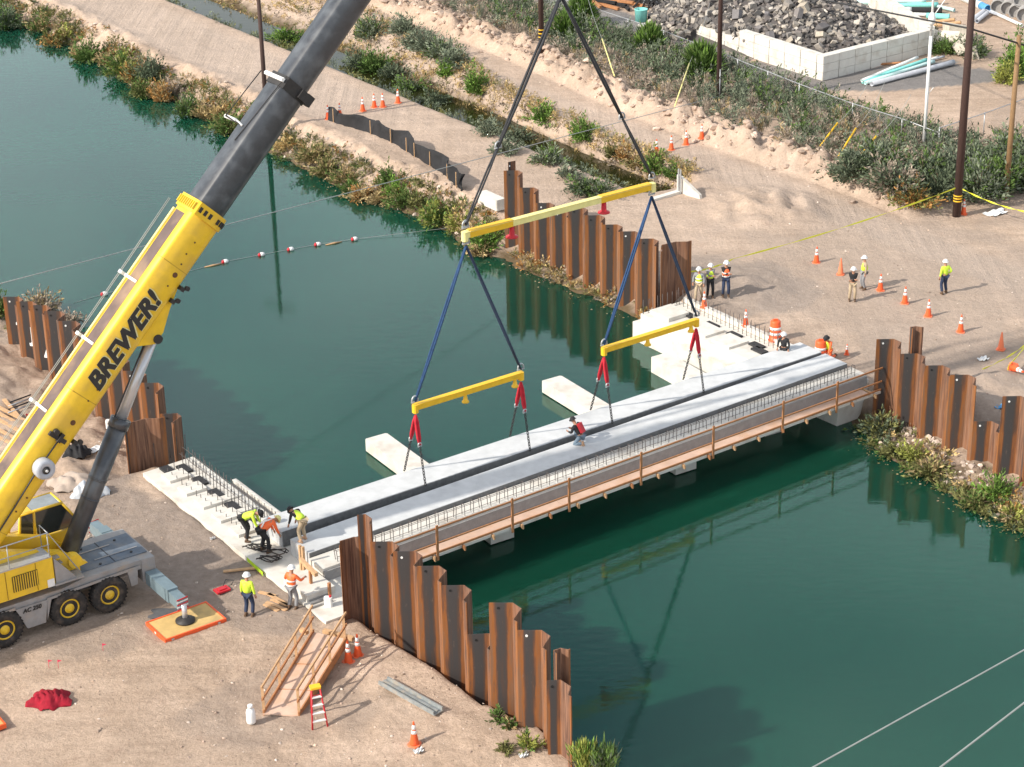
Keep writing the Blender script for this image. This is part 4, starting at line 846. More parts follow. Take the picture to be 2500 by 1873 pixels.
shrubs([(700, 368, 1.05, 0.79, 'straw'), (770, 396, 1.37, 1.15, 'dry', 'olive'), (800, 428, 1.26, 1.23, 'olive', 'dry'), (840, 446, 1.05, 1.05, 'dry', 'green'), (880, 488, 1.16, 0.96, 'dry', 'rusty'), (858, 470, 0.84, 0.88, 'green'), (945, 458, 0.73, 1.40, 'green'), (985, 506, 1.16, 1.15, 'green', 'olive'), (930, 496, 0.95, 0.71, 'dry'),
    (965, 480, 0.84, 1.15, 'bright'), (1020, 510, 0.84, 0.79, 'olive'), (1065, 548, 1.26, 1.32, 'green', 'yel'), (1120, 563, 0.95, 1.23, 'yel', 'straw'), (1150, 578, 0.84, 0.79, 'dry'), (1188, 608, 1.16, 1.40, 'bright', 'green'), (1168, 624, 0.84, 0.61, 'dry')], 'on the far bank between boom and pile wall', 'shrubs on the canal banks')
shrubs([(700, 105, 1.6, 1.1, 'green', 'bright'), (905, 92, 1.5, 1.7, 'grey', 'green'), (880, 172, 1.5, 1.4, 'greyd'), (917, 180, 1.6, 1.8, 'green'), (960, 195, 1.3, 1.2, 'greyd'), (985, 85, 1.4, 1.5, 'grey'), (1015, 118, 1.2, 1.4, 'greyd', 'grey'), (1045, 128, 1.5, 1.6, 'grey'), (1080, 145, 1.5, 1.7, 'grey', 'green'), (1110, 165, 1.4, 1.5, 'grey'),
    (1085, 190, .8, 1.3, 'bright'), (1165, 232, 1.1, 2.0, 'bright', 'green'), (1000, 225, 1.4, 1.2, 'green', 'greyd'), (1060, 262, 1.2, 1.2, 'greyd'), (1195, 330, 1.1, 1.1, 'grey'), (1330, 305, 1.1, 1.5, 'bright', 'green'), (1265, 350, 1.2, 1.1, 'greyd', 'grey'), (1425, 345, 1.1, 1.5, 'bright', 'green')], 'along the muddy ditch behind the dirt track', 'shrubs along the ditch')
shrubs([(1235, 375, 1.1, 1.0, 'grey'), (1340, 400, 1.2, 1.1, 'grey', 'green'), (1385, 435, .9, .8, 'grey'), (1430, 470, 1.5, 1.0, 'greyd', 'green'), (1470, 480, 1.1, .9, 'grey', 'green'), (1530, 400, .8, 1.2, 'rusty', 'dry'), (1500, 385, .9, .9, 'olive'), (1600, 425, 1.0, 1.5, 'bright', 'green'), (1648, 440, 1.0, 1.2, 'green', 'bright'), (1560, 420, 1.1, .9, 'dry', 'olive')], 'around the ditch end behind the upper beam', 'shrubs along the ditch')
shrubs([(2150, 1062, 1.1, 1.1, 'greyd', 'olive'), (2225, 1125, .7, .9, 'yel'), (2190, 1112, .7, .5, 'olive'), (2275, 1160, 1.2, .6, 'olive', 'dry'), (2432, 1215, .9, 1.1, 'bright', 'green'), (2380, 1235, 1.0, .6, 'olive', 'green'), (2475, 1265, .9, .5, 'yel', 'dry')], 'at the waterline below the right pile wall', 'shrubs on the canal banks')
shrubs([(1215, 1762, .35, .45, 'green'), (1245, 1775, .3, .35, 'green', 'dry'), (1290, 1830, .45, .6, 'yel', 'green'), (1232, 1835, .4, .25, 'olive'), (1425, 1905, 1.0, 1.3, 'yel', 'bright', 'reed'), (1475, 1912, 1.2, 1.3, 'green', 'greyd', 'reed')], 'at the foot of the foreground pile wall', 'shrubs by the foreground pile wall')
shrubs([(2, 775, .9, 1.5, 'green', 'olive'), (100, 765, 1.2, 1.3, 'twig', 'dry'), (165, 800, .9, .9, 'twig')], 'behind the pile wall at the left edge', 'shrubs on the near bank')
shrubs([(2080, 440, 1.7, 1.8, 'greyd', 'grey'), (2140, 420, 1.9, 2.0, 'grey', 'green'), (2185, 470, 1.9, 1.9, 'greyd', 'twig'), (2235, 505, 1.6, 1.3, 'olive', 'rusty'), (2260, 450, 1.9, 2.4, 'greyd', 'green'), (2300, 480, 1.6, 2.0, 'greyd'), (2385, 485, 2.0, 2.4, 'grey', 'green'), (2430, 470, 1.9, 2.4, 'green', 'grey'), (2490, 460, 1.9, 2.7, 'greyd', 'green'), (2380, 430, 1.8, 2.2, 'greyd'), (2330, 440, 1.7, 1.9, 'grey'), (2460, 400, 1.8, 2.3, 'grey', 'green'), (2510, 400, 1.8, 2.0, 'grey')], 'in the clump around the thick dark pole', 'tall shrubs by the dark pole')
shrubs([(1418, 62, 1.3, 2.4, 'green', 'bright', 'palm'), (1585, 130, 1.2, 2.2, 'green', 'bright', 'palm'), (1715, 188, 1.5, 2.4, 'green', 'bright', 'palm'), (1380, 95, 1.2, 2.0, 'green', 'bright', 'palm')], 'of the palm-like tufts in the brush belt', 'palm-like tufts in the brush')
shrubs([(2305, 132, 1.2, 1.2, 'green'), (2375, 138, 1.3, 1.6, 'greyd', 'green'), (2270, 110, .9, 1.4, 'greyd'), (2480, 190, 1.6, 2.8, 'bright', 'green'), (2455, 205, 1.0, 1.6, 'yel'), (2515, 170, 1.6, 2.6, 'green')], 'in the storage yard at upper right', 'shrubs in the storage yard')
# brush belt (too dense to count)
L_ = []
for t in np.arange(-118, -13, .95):
    for s in np.arange(47.4, 57.4, .95):
        s_ = s+random.uniform(-.5, .5); t_ = t+random.uniform(-.5, .5); c = np.interp(t_, BC_T, BC_S)
        if s_ < c+.7: continue
        p = W(s_, t_); p.z = height(s_, t_); v = fb(s_*.22, t_*.22, 4.4, 3); back = (s_-50.5)/6.5+v*1.1
        if back > .15: L_.append(leaves(230, random.uniform(.9, 1.35), random.uniform(1.1, 2.0)*(1.0 if s_ < 55 else .8), random.choice(['grey', 'greyd', 'grey', 'greyd', 'green']), tuple(p), mixk=random.choice([None, 'twig', 'greyd'])))
        else: L_.append(leaves(200, random.uniform(.8, 1.1), random.uniform(.7, 1.3), random.choice(['twig', 'twig', 'twig', 'grey']), tuple(p), random.choice(['reed', 'bush']), mixk=random.choice(['dry', 'grey', 'twig'])))
for t in np.arange(-22, -12, 1.0):
    for s in np.arange(49.5, 62, 1.0):
        if s > 57.5 and t < -17: continue
        s_ = s+random.uniform(-.5, .5); t_ = t+random.uniform(-.5, .5); p = W(s_, t_); p.z = height(s_, t_)
        L_.append(leaves(90, .9, random.uniform(.6, 1.2), random.choice(['grey', 'twig', 'greyd']), tuple(p), mixk='twig'))
V_, F_, C_ = join(L_); b = npmesh('brush', V_, F_, leafm, C_); tag(b, 'dense belt of grey green and dry brush between track and fence', 'brush', kind='stuff')
# dry grass of the ditch slopes and canal edges
L_ = []
for k in range(2300):
    t_ = random.uniform(-105, -23); e = np.interp(t_, DE_T, DE_S); s_ = random.uniform(40.3, e+.2) if k % 5 else random.uniform(36.6, 38.2)
    v = fb(s_*.3, t_*.3, 7.4, 2)
    if v < -.22 and k % 3: continue
    p = W(s_, t_); p.z = height(s_, t_); kd = random.choice(['straw', 'dry', 'straw', 'dry', 'olive', 'twig']) if s_ > 39 else random.choice(['greyd', 'olive', 'grey'])
    L_.append(leaves(60, random.uniform(.5, .95), random.uniform(.35, .8), kd, tuple(p), random.choice(['bush', 'reed'])))
for k in range(1700):
    z_ = random.choice([0, 0, 0, 1, 2, 3]); t_ = random.uniform(-110, -23) if z_ == 0 else random.uniform(-22.5, -10) if z_ == 1 else random.uniform(5, 17) if z_ == 2 else random.uniform(-60, -26)
    s_ = np.interp(t_, FS_T, FS_S)+random.uniform(.5 if z_ != 1 else -.1, 1.8 if z_ != 1 else .8) if z_ != 3 else 1.6+random.uniform(-1.5, .2)
    if fb(t_*.4, s_*.4, 2.2, 2) < -.1: continue
    p = W(s_, t_); p.z = max(-1.5, height(s_, t_))
    L_.append(leaves(45, random.uniform(.3, .6), random.uniform(.2, .5), random.choice(['dry', 'straw', 'olive', 'rusty', 'twig', 'olive']), tuple(p), random.choice(['bush', 'reed'])))
for k in range(2300):
    t_ = random.uniform(-112, -23) if k % 6 else random.uniform(5, 18); low = k % 3 == 0; s_ = np.interp(t_, FS_T, FS_S)+(random.uniform(-.15, .5) if low else random.uniform(.7, 1.7))
    if fb(t_*.35, 3.3, 8.8, 2) < -.3 or (k % 6 == 0 and k % 12): continue
    p = W(s_, t_); p.z = max(-1.52, height(s_, t_)); L_.append(leaves(70, random.uniform(.35, .7), random.uniform(.12, .25) if low or k % 6 == 0 else random.uniform(.25, .6), random.choice(['olive', 'olive', 'green', 'greyd'] if low else ['olive', 'olive', 'green', 'dry', 'greyd', 'rusty', 'twig']), tuple(p), random.choice(['bush', 'reed']), mixk='olive'))
V_, F_, C_ = join(L_); b = npmesh('dry_grass', V_, F_, leafm, C_); tag(b, 'dry straw coloured grass on the ditch slopes and canal edges', 'grass', kind='stuff')
# stones
ICO = np.array([(0, 0, 1), (.89, 0, .45), (.28, .85, .45), (-.72, .53, .45), (-.72, -.53, .45), (.28, -.85, .45), (.72, .53, -.45), (-.28, .85, -.45), (-.89, 0, -.45), (-.28, -.85, -.45), (.72, -.53, -.45), (0, 0, -1)])
ICF = np.array([(0, 1, 2), (0, 2, 3), (0, 3, 4), (0, 4, 5), (0, 5, 1), (1, 6, 2), (2, 7, 3), (3, 8, 4), (4, 9, 5), (5, 10, 1), (6, 7, 2), (7, 8, 3), (8, 9, 4), (9, 10, 5), (10, 6, 1), (11, 7, 6), (11, 8, 7), (11, 9, 8), (11, 10, 9), (11, 6, 10)])
CUB = np.array([(x, y, z) for z in (-1, 1) for x, y in ((-1, -1), (1, -1), (1, 1), (-1, 1))])*.75
CUF = np.array([(0, 2, 1), (0, 3, 2), (4, 5, 6), (4, 6, 7), (0, 1, 5), (0, 5, 4), (1, 2, 6), (1, 6, 5), (2, 3, 7), (2, 7, 6), (3, 0, 4), (3, 4, 7)])
def rot():
    q = rng.normal(0, 1, 4); q /= np.linalg.norm(q); return np.array(Matrix(( __import__('mathutils').Quaternion(q).to_matrix())))
def stone(c, r, col, cube=False, flat=.7):
    B, Fc = (CUB, CUF) if cube else (ICO, ICF)
    v = B*rng.uniform(.7, 1.15, (len(B), 1))*np.array([1, rng.uniform(.6, 1), rng.uniform(.45, 1)])*r; v = v@rot().T; v[:, 2] *= (1 if cube else flat)
    return v+np.array(tuple(c)), Fc, np.repeat((np.array(col)*rng.uniform(.75, 1.25))[None], len(B), 0)
L_ = []
for k in range(1100):
    t_ = random.uniform(-100, -11); c = np.interp(t_, BC_T, BC_S); s_ = c+random.gauss(-.1, .7); r_ = random.choice([.06, .08, .1, .13, .18, .24, .32])*random.uniform(.7, 1.2)
    L_.append(stone(W(s_, t_, height(s_, t_)+r_*.2), r_, random.choice([(.46, .345, .27), (.52, .40, .32), (.40, .30, .235)])))
for k in range(900):
    t_ = random.uniform(-100, -24) if k % 3 else random.uniform(5, 17); s_ = np.interp(t_, FS_T, FS_S)+random.uniform(.1, 2.3); r_ = random.choice([.05, .07, .1, .14, .2])
    L_.append(stone(W(s_, t_, height(s_, t_)+r_*.1), r_, random.choice([(.52, .42, .34), (.6, .5, .42), (.42, .34, .28)])))
for k in range(1900):
    z_ = k % 4
    if z_ == 0: s_, t_ = random.uniform(-12, -1.9), random.uniform(-6, 19)
    elif z_ == 1: s_, t_ = random.uniform(28.5, 46), random.uniform(-12, 14)
    elif z_ == 2: s_, t_ = random.uniform(-9, 0), random.uniform(8, 20)
    else: s_, t_ = random.uniform(28.6, 46), random.uniform(-70, -12)
    if 36 < s_ < 42 and t_ < -22: continue
    r_ = random.choice([.02, .025, .03, .04, .05, .08]); L_.append(stone(W(s_, t_, height(s_, t_)), r_, random.choice([(.50, .38, .29), (.62, .52, .44), (.30, .23, .18), (.40, .30, .24)])))
V_, F_, C_ = join(L_); b = npmesh('loose_stones', V_, F_, stonem, C_); tag(b, 'pale clods and small stones scattered over sand, berm and banks', 'stones', kind='stuff')
# rubble heap inside the block bay
L_ = []
for k in range(420):
    t_ = random.choice([random.uniform(-85, -10), random.uniform(5, 18), random.uniform(-40, -9)]); s_ = np.interp(t_, FS_T, FS_S)-abs(random.gauss(0, .5))-.1; r_ = random.choice([.02, .03, .05, .07])
    L_.append(stone(W(s_, t_, -1.49), r_, random.choice([(.20, .17, .08), (.30, .25, .13), (.10, .12, .05), (.45, .38, .25)]), flat=.15))
V_, F_, C_ = join(L_); b = npmesh('floating_debris', V_, F_, stonem, C_); tag(b, 'bits of leaf litter and scum floating along the far shore', 'debris', kind='stuff')
L_ = []; heap = lambda s, t: max(0, 2.9*(1-((s-66.5)/8.0)**2-((t+44)/11.5)**2))
GR = [(.42, .38, .33), (.13, .12, .115), (.20, .185, .17), (.09, .085, .08), (.28, .25, .22), (.16, .14, .13), (.36, .32, .27)]
for k in range(5200):
    s_ = random.uniform(58.8, 75); t_ = random.uniform(-56, -33.4)
    if s_ < 60.5+.02*(t_+33) and t_ > -46: continue
    h = heap(s_, t_)
    if h <= .05: continue
    r_ = random.choice([.12, .16, .2, .26, .32]); L_.append(stone(W(s_, t_, h*random.uniform(.85, 1.0)+r_*.2), r_, random.choice(GR), cube=random.random() < .6))
for k in range(700):
    a = random.uniform(0, 6.28); s_ = 66.5+8*random.uniform(.2, .95)*math.cos(a); t_ = -44+11*random.uniform(.2, .95)*math.sin(a)
    if s_ < 60.6: continue
mb = MB(); NN = 22; vv = []
for i in range(NN):
    for j in range(NN): s_ = 59.2+16*i/(NN-1); t_ = -55.5+22.3*j/(NN-1); vv.append(W(s_, t_, (heap(s_, t_)-.12) if (s_ > 60.7 or t_ < -46) else -.2))
V0 = np.array([tuple(v) for v in vv]); 
ii, jj = np.meshgrid(np.arange(NN-1), np.arange(NN-1), indexing='ij'); b0 = (ii*NN+jj).ravel(); F0 = np.concatenate([np.stack([b0, b0+NN+1, b0+1], 1), np.stack([b0, b0+NN, b0+NN+1], 1)])
L_.append((V0, F0, np.repeat(np.array([(.10, .09, .085)]), len(V0), 0)))
V_, F_, C_ = join(L_); b = npmesh('rubble_heap', V_, F_, stonem, C_); tag(b, 'heap of dark broken concrete rubble filling the block-walled bay', 'rubble', kind='stuff')
for k in range(30):
    s_ = random.uniform(61, 68.5); t_ = random.uniform(-48, -34.5); h = heap(s_, t_)
    if s_ < 61 and t_ > -46: s_ = 61.2
    r_ = random.uniform(.30, .50); V_, F_, C_ = stone((0, 0, 0), r_, random.choice([(.30, .27, .24), (.22, .20, .19), (.40, .35, .28), (.16, .15, .15)]), cube=True)
    p = W(s_, t_, h+r_*.35); b = npmesh('rubble_chunk', V_+np.array(tuple(p)), F_, stonem, C_, loc=tuple(p)); tag(b, 'large broken concrete chunk lying on the dark rubble heap', 'rubble chunk', 'large chunks on the rubble heap')
# ------------------------------------------------------------------ block bay, yard, fence, poles
bay = thing('block_wall', 'low wall of large pale concrete blocks around the rubble heap', 'block wall', W(60, -33, 0))
def blockrow(p0, p1, n, rows, th=.6, h=.55):
    p0 = Vector(p0); p1 = Vector(p1); d = (p1-p0); l = d.length/n; d.normalize(); q = Vector((d.y, -d.x, 0))
    for i in range(n):
        for r in range(rows[i] if isinstance(rows, list) else rows):
            mb = MB(); mb.box(p0+d*(l*(i+.5)+random.uniform(-.01, .01))+UP*(h*(r+.5))+q*random.uniform(-.02, .02), (l-.035, th, h-.02), ex=d, ey=q, bev=.03)
            mb.build('concrete_block', conc_w, bay)
blockrow(W(60.6, -46.0), W(60.25, -33.3), 8, [2, 2, 2, 3, 3, 3, 3, 3]); blockrow(W(59.95, -32.97), W(70.6, -33.3), 7, 3); blockrow(W(70.9, -33.6), W(75.6, -44), 7, 3)
def pipe(p0, p1, r, m, label, group, hollow=True, n=12, name='pipe', cat='pipe'):
    p0 = Vector(p0); p1 = Vector(p1); d = (p1-p0).normalized(); mb = MB(); L_ = (p1-p0).length
    mb.lathe(p0, [(r*.86, .3), (r*.86, 0), (r, 0), (r, L_*.94), (r*1.08, L_*.945), (r*1.08, L_), (r*.86, L_), (r*.86, L_-.3)], n, ax=d)
    o = mb.build(name, [m], None, loc=p0); return tag(o, label, cat, group)
G1 = 'plastic pipes beside the block wall'; G2 = 'plastic pipes at the top of the yard'
for i, (x0, y0, x1, y1, r, m, z, lb) in enumerate([(2128, 205, 2328, 152, .17, silver, .18, 'thick grey plastic pipe lying nearest the asphalt beside the block wall'), (2112, 203, 2280, 150, .12, aqua_l, .14, 'pale aqua plastic pipe, second from the front beside the block wall'), (2106, 200, 2262, 146, .12, aqua, .16, 'bright aqua pipe in the middle of the bundle beside the block wall'),
    (2104, 197, 2240, 140, .10, pvcw, .25, 'white plastic pipe resting on the aqua pipes by the block wall'), (2150, 182, 2290, 140, .09, pvcw, .12, 'thin white pipe behind the aqua pipes by the block wall'), (2170, 172, 2305, 138, .08, silver, .10, 'thin grey pipe, farthest back of the bundle by the block wall'), (2110, 160, 2200, 153, .07, wood_o, .1, 'short brown rod lying against the foot of the block wall')]):
    pipe(gp(x0, y0, z), gp(x1, y1, z+.05), r, m, lb, G1)
for i, (x0, y0, x1, y1, r, m, lb) in enumerate([(2000, 8, 2260, 2, .18, aqua_l, 'pale aqua pipe at the very top edge of the photo'), (1995, 15, 2290, 12, .2, aqua, 'aqua pipe, second from the top edge of the photo'), (2020, 24, 2225, 24, .2, pvcw, 'white pipe in the upper pipe stack with a dark end'), (2225, 24, 2300, 25, .2, tarp_b, 'short dark pipe beside the white one in the upper stack'),
    (2290, 16, 2330, 25, .13, aqua_l, 'short pale pipe end sticking out right of the upper stack'), (2030, 3, 2290, -4, .2, pvcw, 'white pipe half cut off by the top edge'), (2165, 32, 2262, 36, .12, pvcw, 'thin white pipe in front of the upper stack'), (2262, 38, 2318, 41, .2, aqua, 'bright turquoise pipe stub right of the thin white pipe'),
    (2270, 55, 2330, 48, .12, wood, 'tan timber lying below the turquoise pipe stub'), (2268, 64, 2345, 55, .12, wood, 'second tan timber lying below the turquoise pipe stub'), (2420, 28, 2495, 62, .12, pvcw, 'white pipe slanting down to the right edge of the yard'), (2400, 24, 2455, 42, .10, silver, 'grey pipe slanting beside the long white one'),
    (2375, 48, 2402, 28, .18, silver, 'lilac grey pipe in the bundle right of the dark pole'), (2385, 52, 2410, 32, .15, silver, 'second lilac grey pipe in the bundle right of the dark pole'), (2370, 0, 2412, 22, .28, bluep, 'blue pipe lying open-ended right of the dark pole'), (2350, -6, 2395, 14, .28, pvcw, 'white pipe lying behind the blue pipe')]):
    zz = .22 if i not in (0, 5) else .5; pipe(gp(x0, y0, zz), gp(x1, y1, zz), r, m, lb, G2)
for i, (x, y, z, lb) in enumerate([(2436, 18, .45, 'leftmost of the big concrete pipes in the top right corner'), (2460, 22, .45, 'second big concrete pipe from the left in the corner'), (2480, 30, .45, 'third big concrete pipe from the left in the corner'), (2500, 38, .45, 'rightmost big concrete pipe on the ground in the corner'), (2492, 2, 1.3, 'big concrete pipe stacked on top of the others in the corner')]):
    p = gp(x, y, z); pipe(p, p+Vector((1.2, 3.4, 0)), .55, conc_mid, lb, 'large concrete pipes in the corner', n=20)
# white broken blocks right of the bay
for i, (x, y, r_, lb) in enumerate([(2285, 112, .9, 'white broken concrete lump nearest the block wall'), (2312, 118, 1.1, 'largest white broken concrete lump, beside the block wall'), (2345, 132, .9, 'white broken concrete lump just left of the dark pole'), (2378, 140, .7, 'white broken concrete lump right of the dark pole, by a shrub'), (2330, 95, 1.0, 'white broken concrete lump at the back of the group')]):
    p = gp(x, y, 0); V_, F_, C_ = stone((0, 0, 0), r_, (.66, .60, .50), cube=True); b = npmesh('concrete_lump', V_+np.array(tuple(p+UP*r_*.5)), F_, stonem, C_, loc=tuple(p)); tag(b, lb, 'concrete lump', 'white concrete lumps by the bay')
mb = MB(); p = gp(1565, 52, 0); mb.lathe(p, [(.42, 0), (.47, .85), (.50, .88), (.50, .92), (.44, .92), (.40, .1)], 20); tag(mb.build('tub', aqua, loc=p), 'round turquoise tub standing alone on the asphalt edge', 'tub')
mb = MB(); p = gp(1605, 68, .08); mb.box(p, (3.0, 1.2, .12), ex=NX, ey=AX); tag(mb.build('precast_slab', conc, loc=p), 'flat pale concrete panel lying at the left foot of the rubble heap', 'concrete panel')
sc = thing('scrap_frame', 'rusty steel scrap frames lying at the top edge, left of the rubble', 'scrap metal', gp(1490, 12, 0)); 
for k in range(9):
    a = gp(1440+k*14, 14-k % 3*6, .15+.12*(k % 3)); mb = MB(); mb.box(a, (2.6, .22, .2), ex=NX+AX*random.uniform(-.5, .5), ey=AX); mb.build('beam', wood_o if k % 2 else tarp_b, sc)
for k, (x, y, m) in enumerate([(1575, 10, tarp_b), (1592, 5, steel), (1610, 16, tarp_b)]):
    a = gp(x, y, .3); mb = MB()
    for q in range(7): b_ = random.uniform(0, 6.3); mb.path([a+Vector((math.cos(b_)*.9, math.sin(b_)*.9, -.2)), a+Vector((math.cos(b_+1)*.4, math.sin(b_+1)*.5, .7)), a+Vector((math.cos(b_+2.4)*1.0, math.sin(b_+2)*1.0, .0))], .06, 6)
    tag(mb.build('cable_tangle', m, loc=a), ['dark tangled cable heap left of the rubble, first of three', 'grey tangled cable heap left of the rubble, the middle one', 'dark tangled cable heap touching the rubble edge'][k], 'cable tangle', 'cable tangles by the rubble')
# chain-link fence
def mesh_mat():
    m, n, b = newmat('chain_link'); N = n.nodes.new; L = n.links.new; b.inputs['Base Color'].default_value = (.35, .36, .37, 1); b.inputs['Roughness'].default_value = .5
    return m
chainm = mesh_mat()
def fence(pts, label, n, h=1.8):
    t = thing('chain_link_fence', label, 'fence', pts[0], 'chain-link fences of the yard'); mb = MB(); mb.path([p+UP*h for p in pts], .03, 6); mb.build('top_rail', galv, t)
    mw = MB()
    for a, b in zip(pts, pts[1:]):
        d = b-a; l = d.length; k = 0.0
        while k < l:
            for sg in (1, -1):
                e0 = max(0, k if sg > 0 else k+h); e1 = k+h if sg > 0 else k
                if min(e0, e1) >= 0 and max(e0, e1) <= l: mw.add([a+d*(e0/l), a+d*((e0+.012)/l), a+d*((e1+.012)/l)+UP*h, a+d*(e1/l)+UP*h], [(0, 1, 2, 3)])
            k += .16
    mw.build('wire_mesh', chainm, t)
    for a, b in zip(pts, pts[1:]):
        l = (b-a).length; c = max(1, int(l/3))
        for i in range(c):
            p = a.lerp(b, i/c); m_ = MB(); m_.tube(p, p+UP*(h+.05), .035, n=8); m_.build('post', galv, t)
fence([gp(x, y, 0) for x, y in ((1180, -22), (1270, 4), (1450, 58), (1620, 115), (1800, 187), (1950, 248), (2080, 297), (2200, 335), (2290, 370))], 'long chain-link fence between the brush belt and the asphalt', 20, 1.15)
fence([gp(x, y, 0) for x, y in ((2290, 372), (2400, 335), (2520, 290))], 'rusty chain-link fence running right behind the tall shrubs', 6, 1.5)
def top_z(p, y):
    lo, hi = -5, 40
    for _ in range(50):
        m = (lo+hi)/2; q = Vector((p.x, p.y, m-HC)); yy = 936.5-FPX*q.dot(_u)/q.dot(_f)
        if yy > y: lo = m
        else: hi = m
    return m
def pole(x, y, h, r, m, label, bands=None, group='utility poles'):
    p = gpt(x, y); t = thing('utility_pole', label, 'pole', p, group); mb = MB(); mb.tube(p-UP*.3, p+UP*h, r, r*.72, n=14); mb.build('shaft', m, t)
    if bands:
        for z in bands: mb = MB(); mb.tube(p+UP*z, p+UP*(z+.07), r+.006, n=14); mb.build('yellow_band', yellow_s, t)
    return t, p
t1, p1 = pole(657, 366, 10.9, .16, poleb, 'dark utility pole on the far shore behind the boom, mirrored in the water')
mb = MB(); mb.box(p1+UP*10.35, (2.4, .10, .12), ex=AX*.5+NX, ey=AX); mb.build('crossarm', poleb, t1)
for k in (-.95, .95, .35): mb = MB(); mb.lathe(p1+UP*10.41+(AX*.5+NX).normalized()*k, [(.04, 0), (.07, .05), (.04, .1), (.07, .15), (.02, .2)], 8); mb.build('insulator', white, t1)
pole(1322, 128, 15, .19, poleb, 'dark utility pole with yellow bands in the brush behind the left sling', (.9, 1.15, 1.4)); t3, p3 = pole(1754, 250, 15, .16, poleb, 'dark utility pole with a grey conduit in the middle of the brush belt')
mb = MB(); mb.tube(p3-NX*0+Vector((.05, -.17, 0)), p3+Vector((.05, -.17, 2.2)), .03); mb.build('conduit', galv, t3)
t4, p4 = pole(2335, 528, 17, .235, poleb, 'thick dark utility pole with orange bands and tape tied round it', (.85, 1.0, 1.15)); t5, p5 = pole(2455, 486, 1, .17, poleo, 'lighter weathered wooden pole near the right edge')
h5 = top_z(p5, 86)-p5.z; t5.children[0].scale = (1, 1, 1); bpy.data.objects.remove(t5.children[0]); mb = MB(); mb.tube(p5-UP*.3, p5+UP*h5, .16, .13, n=12); mb.build('shaft', poleo, t5)
wp = gpt(2254, 372); tw = thing('light_mast', 'slim white mast with a lamp box near the top right', 'mast', wp); mb = MB(); mb.tube(wp, wp+UP*7.0, .10, .095); mb.tube(wp+UP*7.0, wp+UP*13, .075, .06); mb.build('mast', white, tw)
zl = top_z(wp, 45); mb = MB(); mb.lathe(Vector((wp.x, wp.y, zl-.4)), [(.08, 0), (.20, .1), (.22, .45), (.12, .7), (.05, .8)], 12); mb.build('lamp_box', white, tw)
mb = MB(); mb.tube(Vector((wp.x, wp.y, zl)), Vector((wp.x+.7, wp.y, zl+1.1)), .03, n=6); mb.tube(Vector((wp.x, wp.y, zl-4.6)), Vector((wp.x+.35, wp.y, zl-4.1)), .02, n=6); mb.build('bracket', white, tw)
def wire(name, pts, r, m, label, sag=.3):
    P_ = []
    for a, b in zip(pts, pts[1:]):
        for k in range(10): f_ = k/10; P_.append(Vector(a).lerp(Vector(b), f_)-UP*sag*4*f_*(1-f_))
    P_.append(Vector(pts[-1])); mb = MB(); mb.path(P_, r, 6); o = mb.build(name, m, loc=pts[0]); return tag(o, label, 'cable')
z4 = top_z(p4, 70); z5 = top_z(p5, 106); pl = W(85, -75); zl_ = top_z(pl, -20); pr = W(40, 30); 
wire('power_cable', [Vector((pl.x, pl.y, top_z(pl, -60))), Vector((p4.x, p4.y, z4)), Vector((p5.x, p5.y, z5)), Vector((p5.x, p5.y, z5))+(Vector((p5.x, p5.y, z5))-Vector((p4.x, p4.y, z4)))*6], .05, cable_b, 'thick black cable strung across the upper right between the poles', .0)
wire('guy_wire', [gp(-120, 724, 7), gp(1752, 236, 1.0)], .022, cable_m, 'long thin grey wire crossing the water behind the boom', .0)
wire('overhead_wire', [gp(1800, 1976, 14), gp(2700, 1476, 14)], .017, cable_m, 'upper one of two pale wires across the bottom right corner', 0)
wire('overhead_wire', [gp(2140, 1993, 14), gp(2700, 1563, 14)], .02, cable_m, 'lower one of two pale wires across the bottom right corner', 0)
def guard(x0, y0, x1, y1, label, m=yellow_s, r=.06):      # lower point on the ground, upper end in the air
    a = gpt(x0, y0); L_ = W(*[0, 0]); d = Vector((gp(x1, y1, 1.6)-a)); b = a+d; mb = MB(); mb.path([a, a.lerp(b, .5), b], r, 8); o = mb.build('guy_guard', m, loc=a); tag(o, label, 'guy guard', 'yellow guy wire guards')
    wire('guy_strand', [b, b+d*1.6], .012, cable_m, 'thin steel guy strand rising from ' + label.replace('yellow ', 'the ').replace('pale ', 'the '))
guard(1995, 368, 2045, 300, 'yellow guard pole, left of three in a row'); guard(2045, 386, 2090, 313, 'yellow guard pole, middle of three in a row'); guard(2087, 396, 2140, 332, 'yellow guard pole, right of three in a row')
guard(1500, 190, 1470, 95, 'yellow guard pole leaning left behind the right sling', yellow_p, .045); guard(1647, 262, 1683, 155, 'pale striped guard pole left of the conduit pole', yellow_p, .045)
# caution tape
def tape(pts, label):
    mb = MB(); P_ = []
    for a, b in zip(pts, pts[1:]):
        n = 24
        for k in range(n): f_ = k/n; P_.append(a.lerp(b, f_)-UP*.8*f_*(1-f_))
    P_.append(pts[-1])
    for i in range(len(P_)-1):
        a = i*.6; e = UP*math.cos(a)+AX*math.sin(a)*.6; e2 = UP*math.cos(a+.6)+AX*math.sin(a+.6)*.6; w = .045; th = (P_[i+1]-P_[i]).cross(e).normalized()*.004
        mb.hexa([P_[i]-e*w-th, P_[i+1]-e2*w-th, P_[i+1]-e2*w+th, P_[i]-e*w+th, P_[i]+e*w-th, P_[i+1]+e2*w-th, P_[i+1]+e2*w+th, P_[i]+e*w+th])
    o = mb.build('caution_tape', tapey, loc=pts[0]); tag(o, label, 'tape', 'yellow caution tapes')
pt = Vector((p4.x, p4.y, p4.z+1.65)); tape([pt, gp(1790, 632, .8), gp(1660, 664, .9)], 'yellow caution tape running from the thick dark pole left to the workers')
tape([pt, gp(2520, 520, .9), gp(2620, 570, .9)], 'yellow caution tape running from the thick dark pole to the right edge')
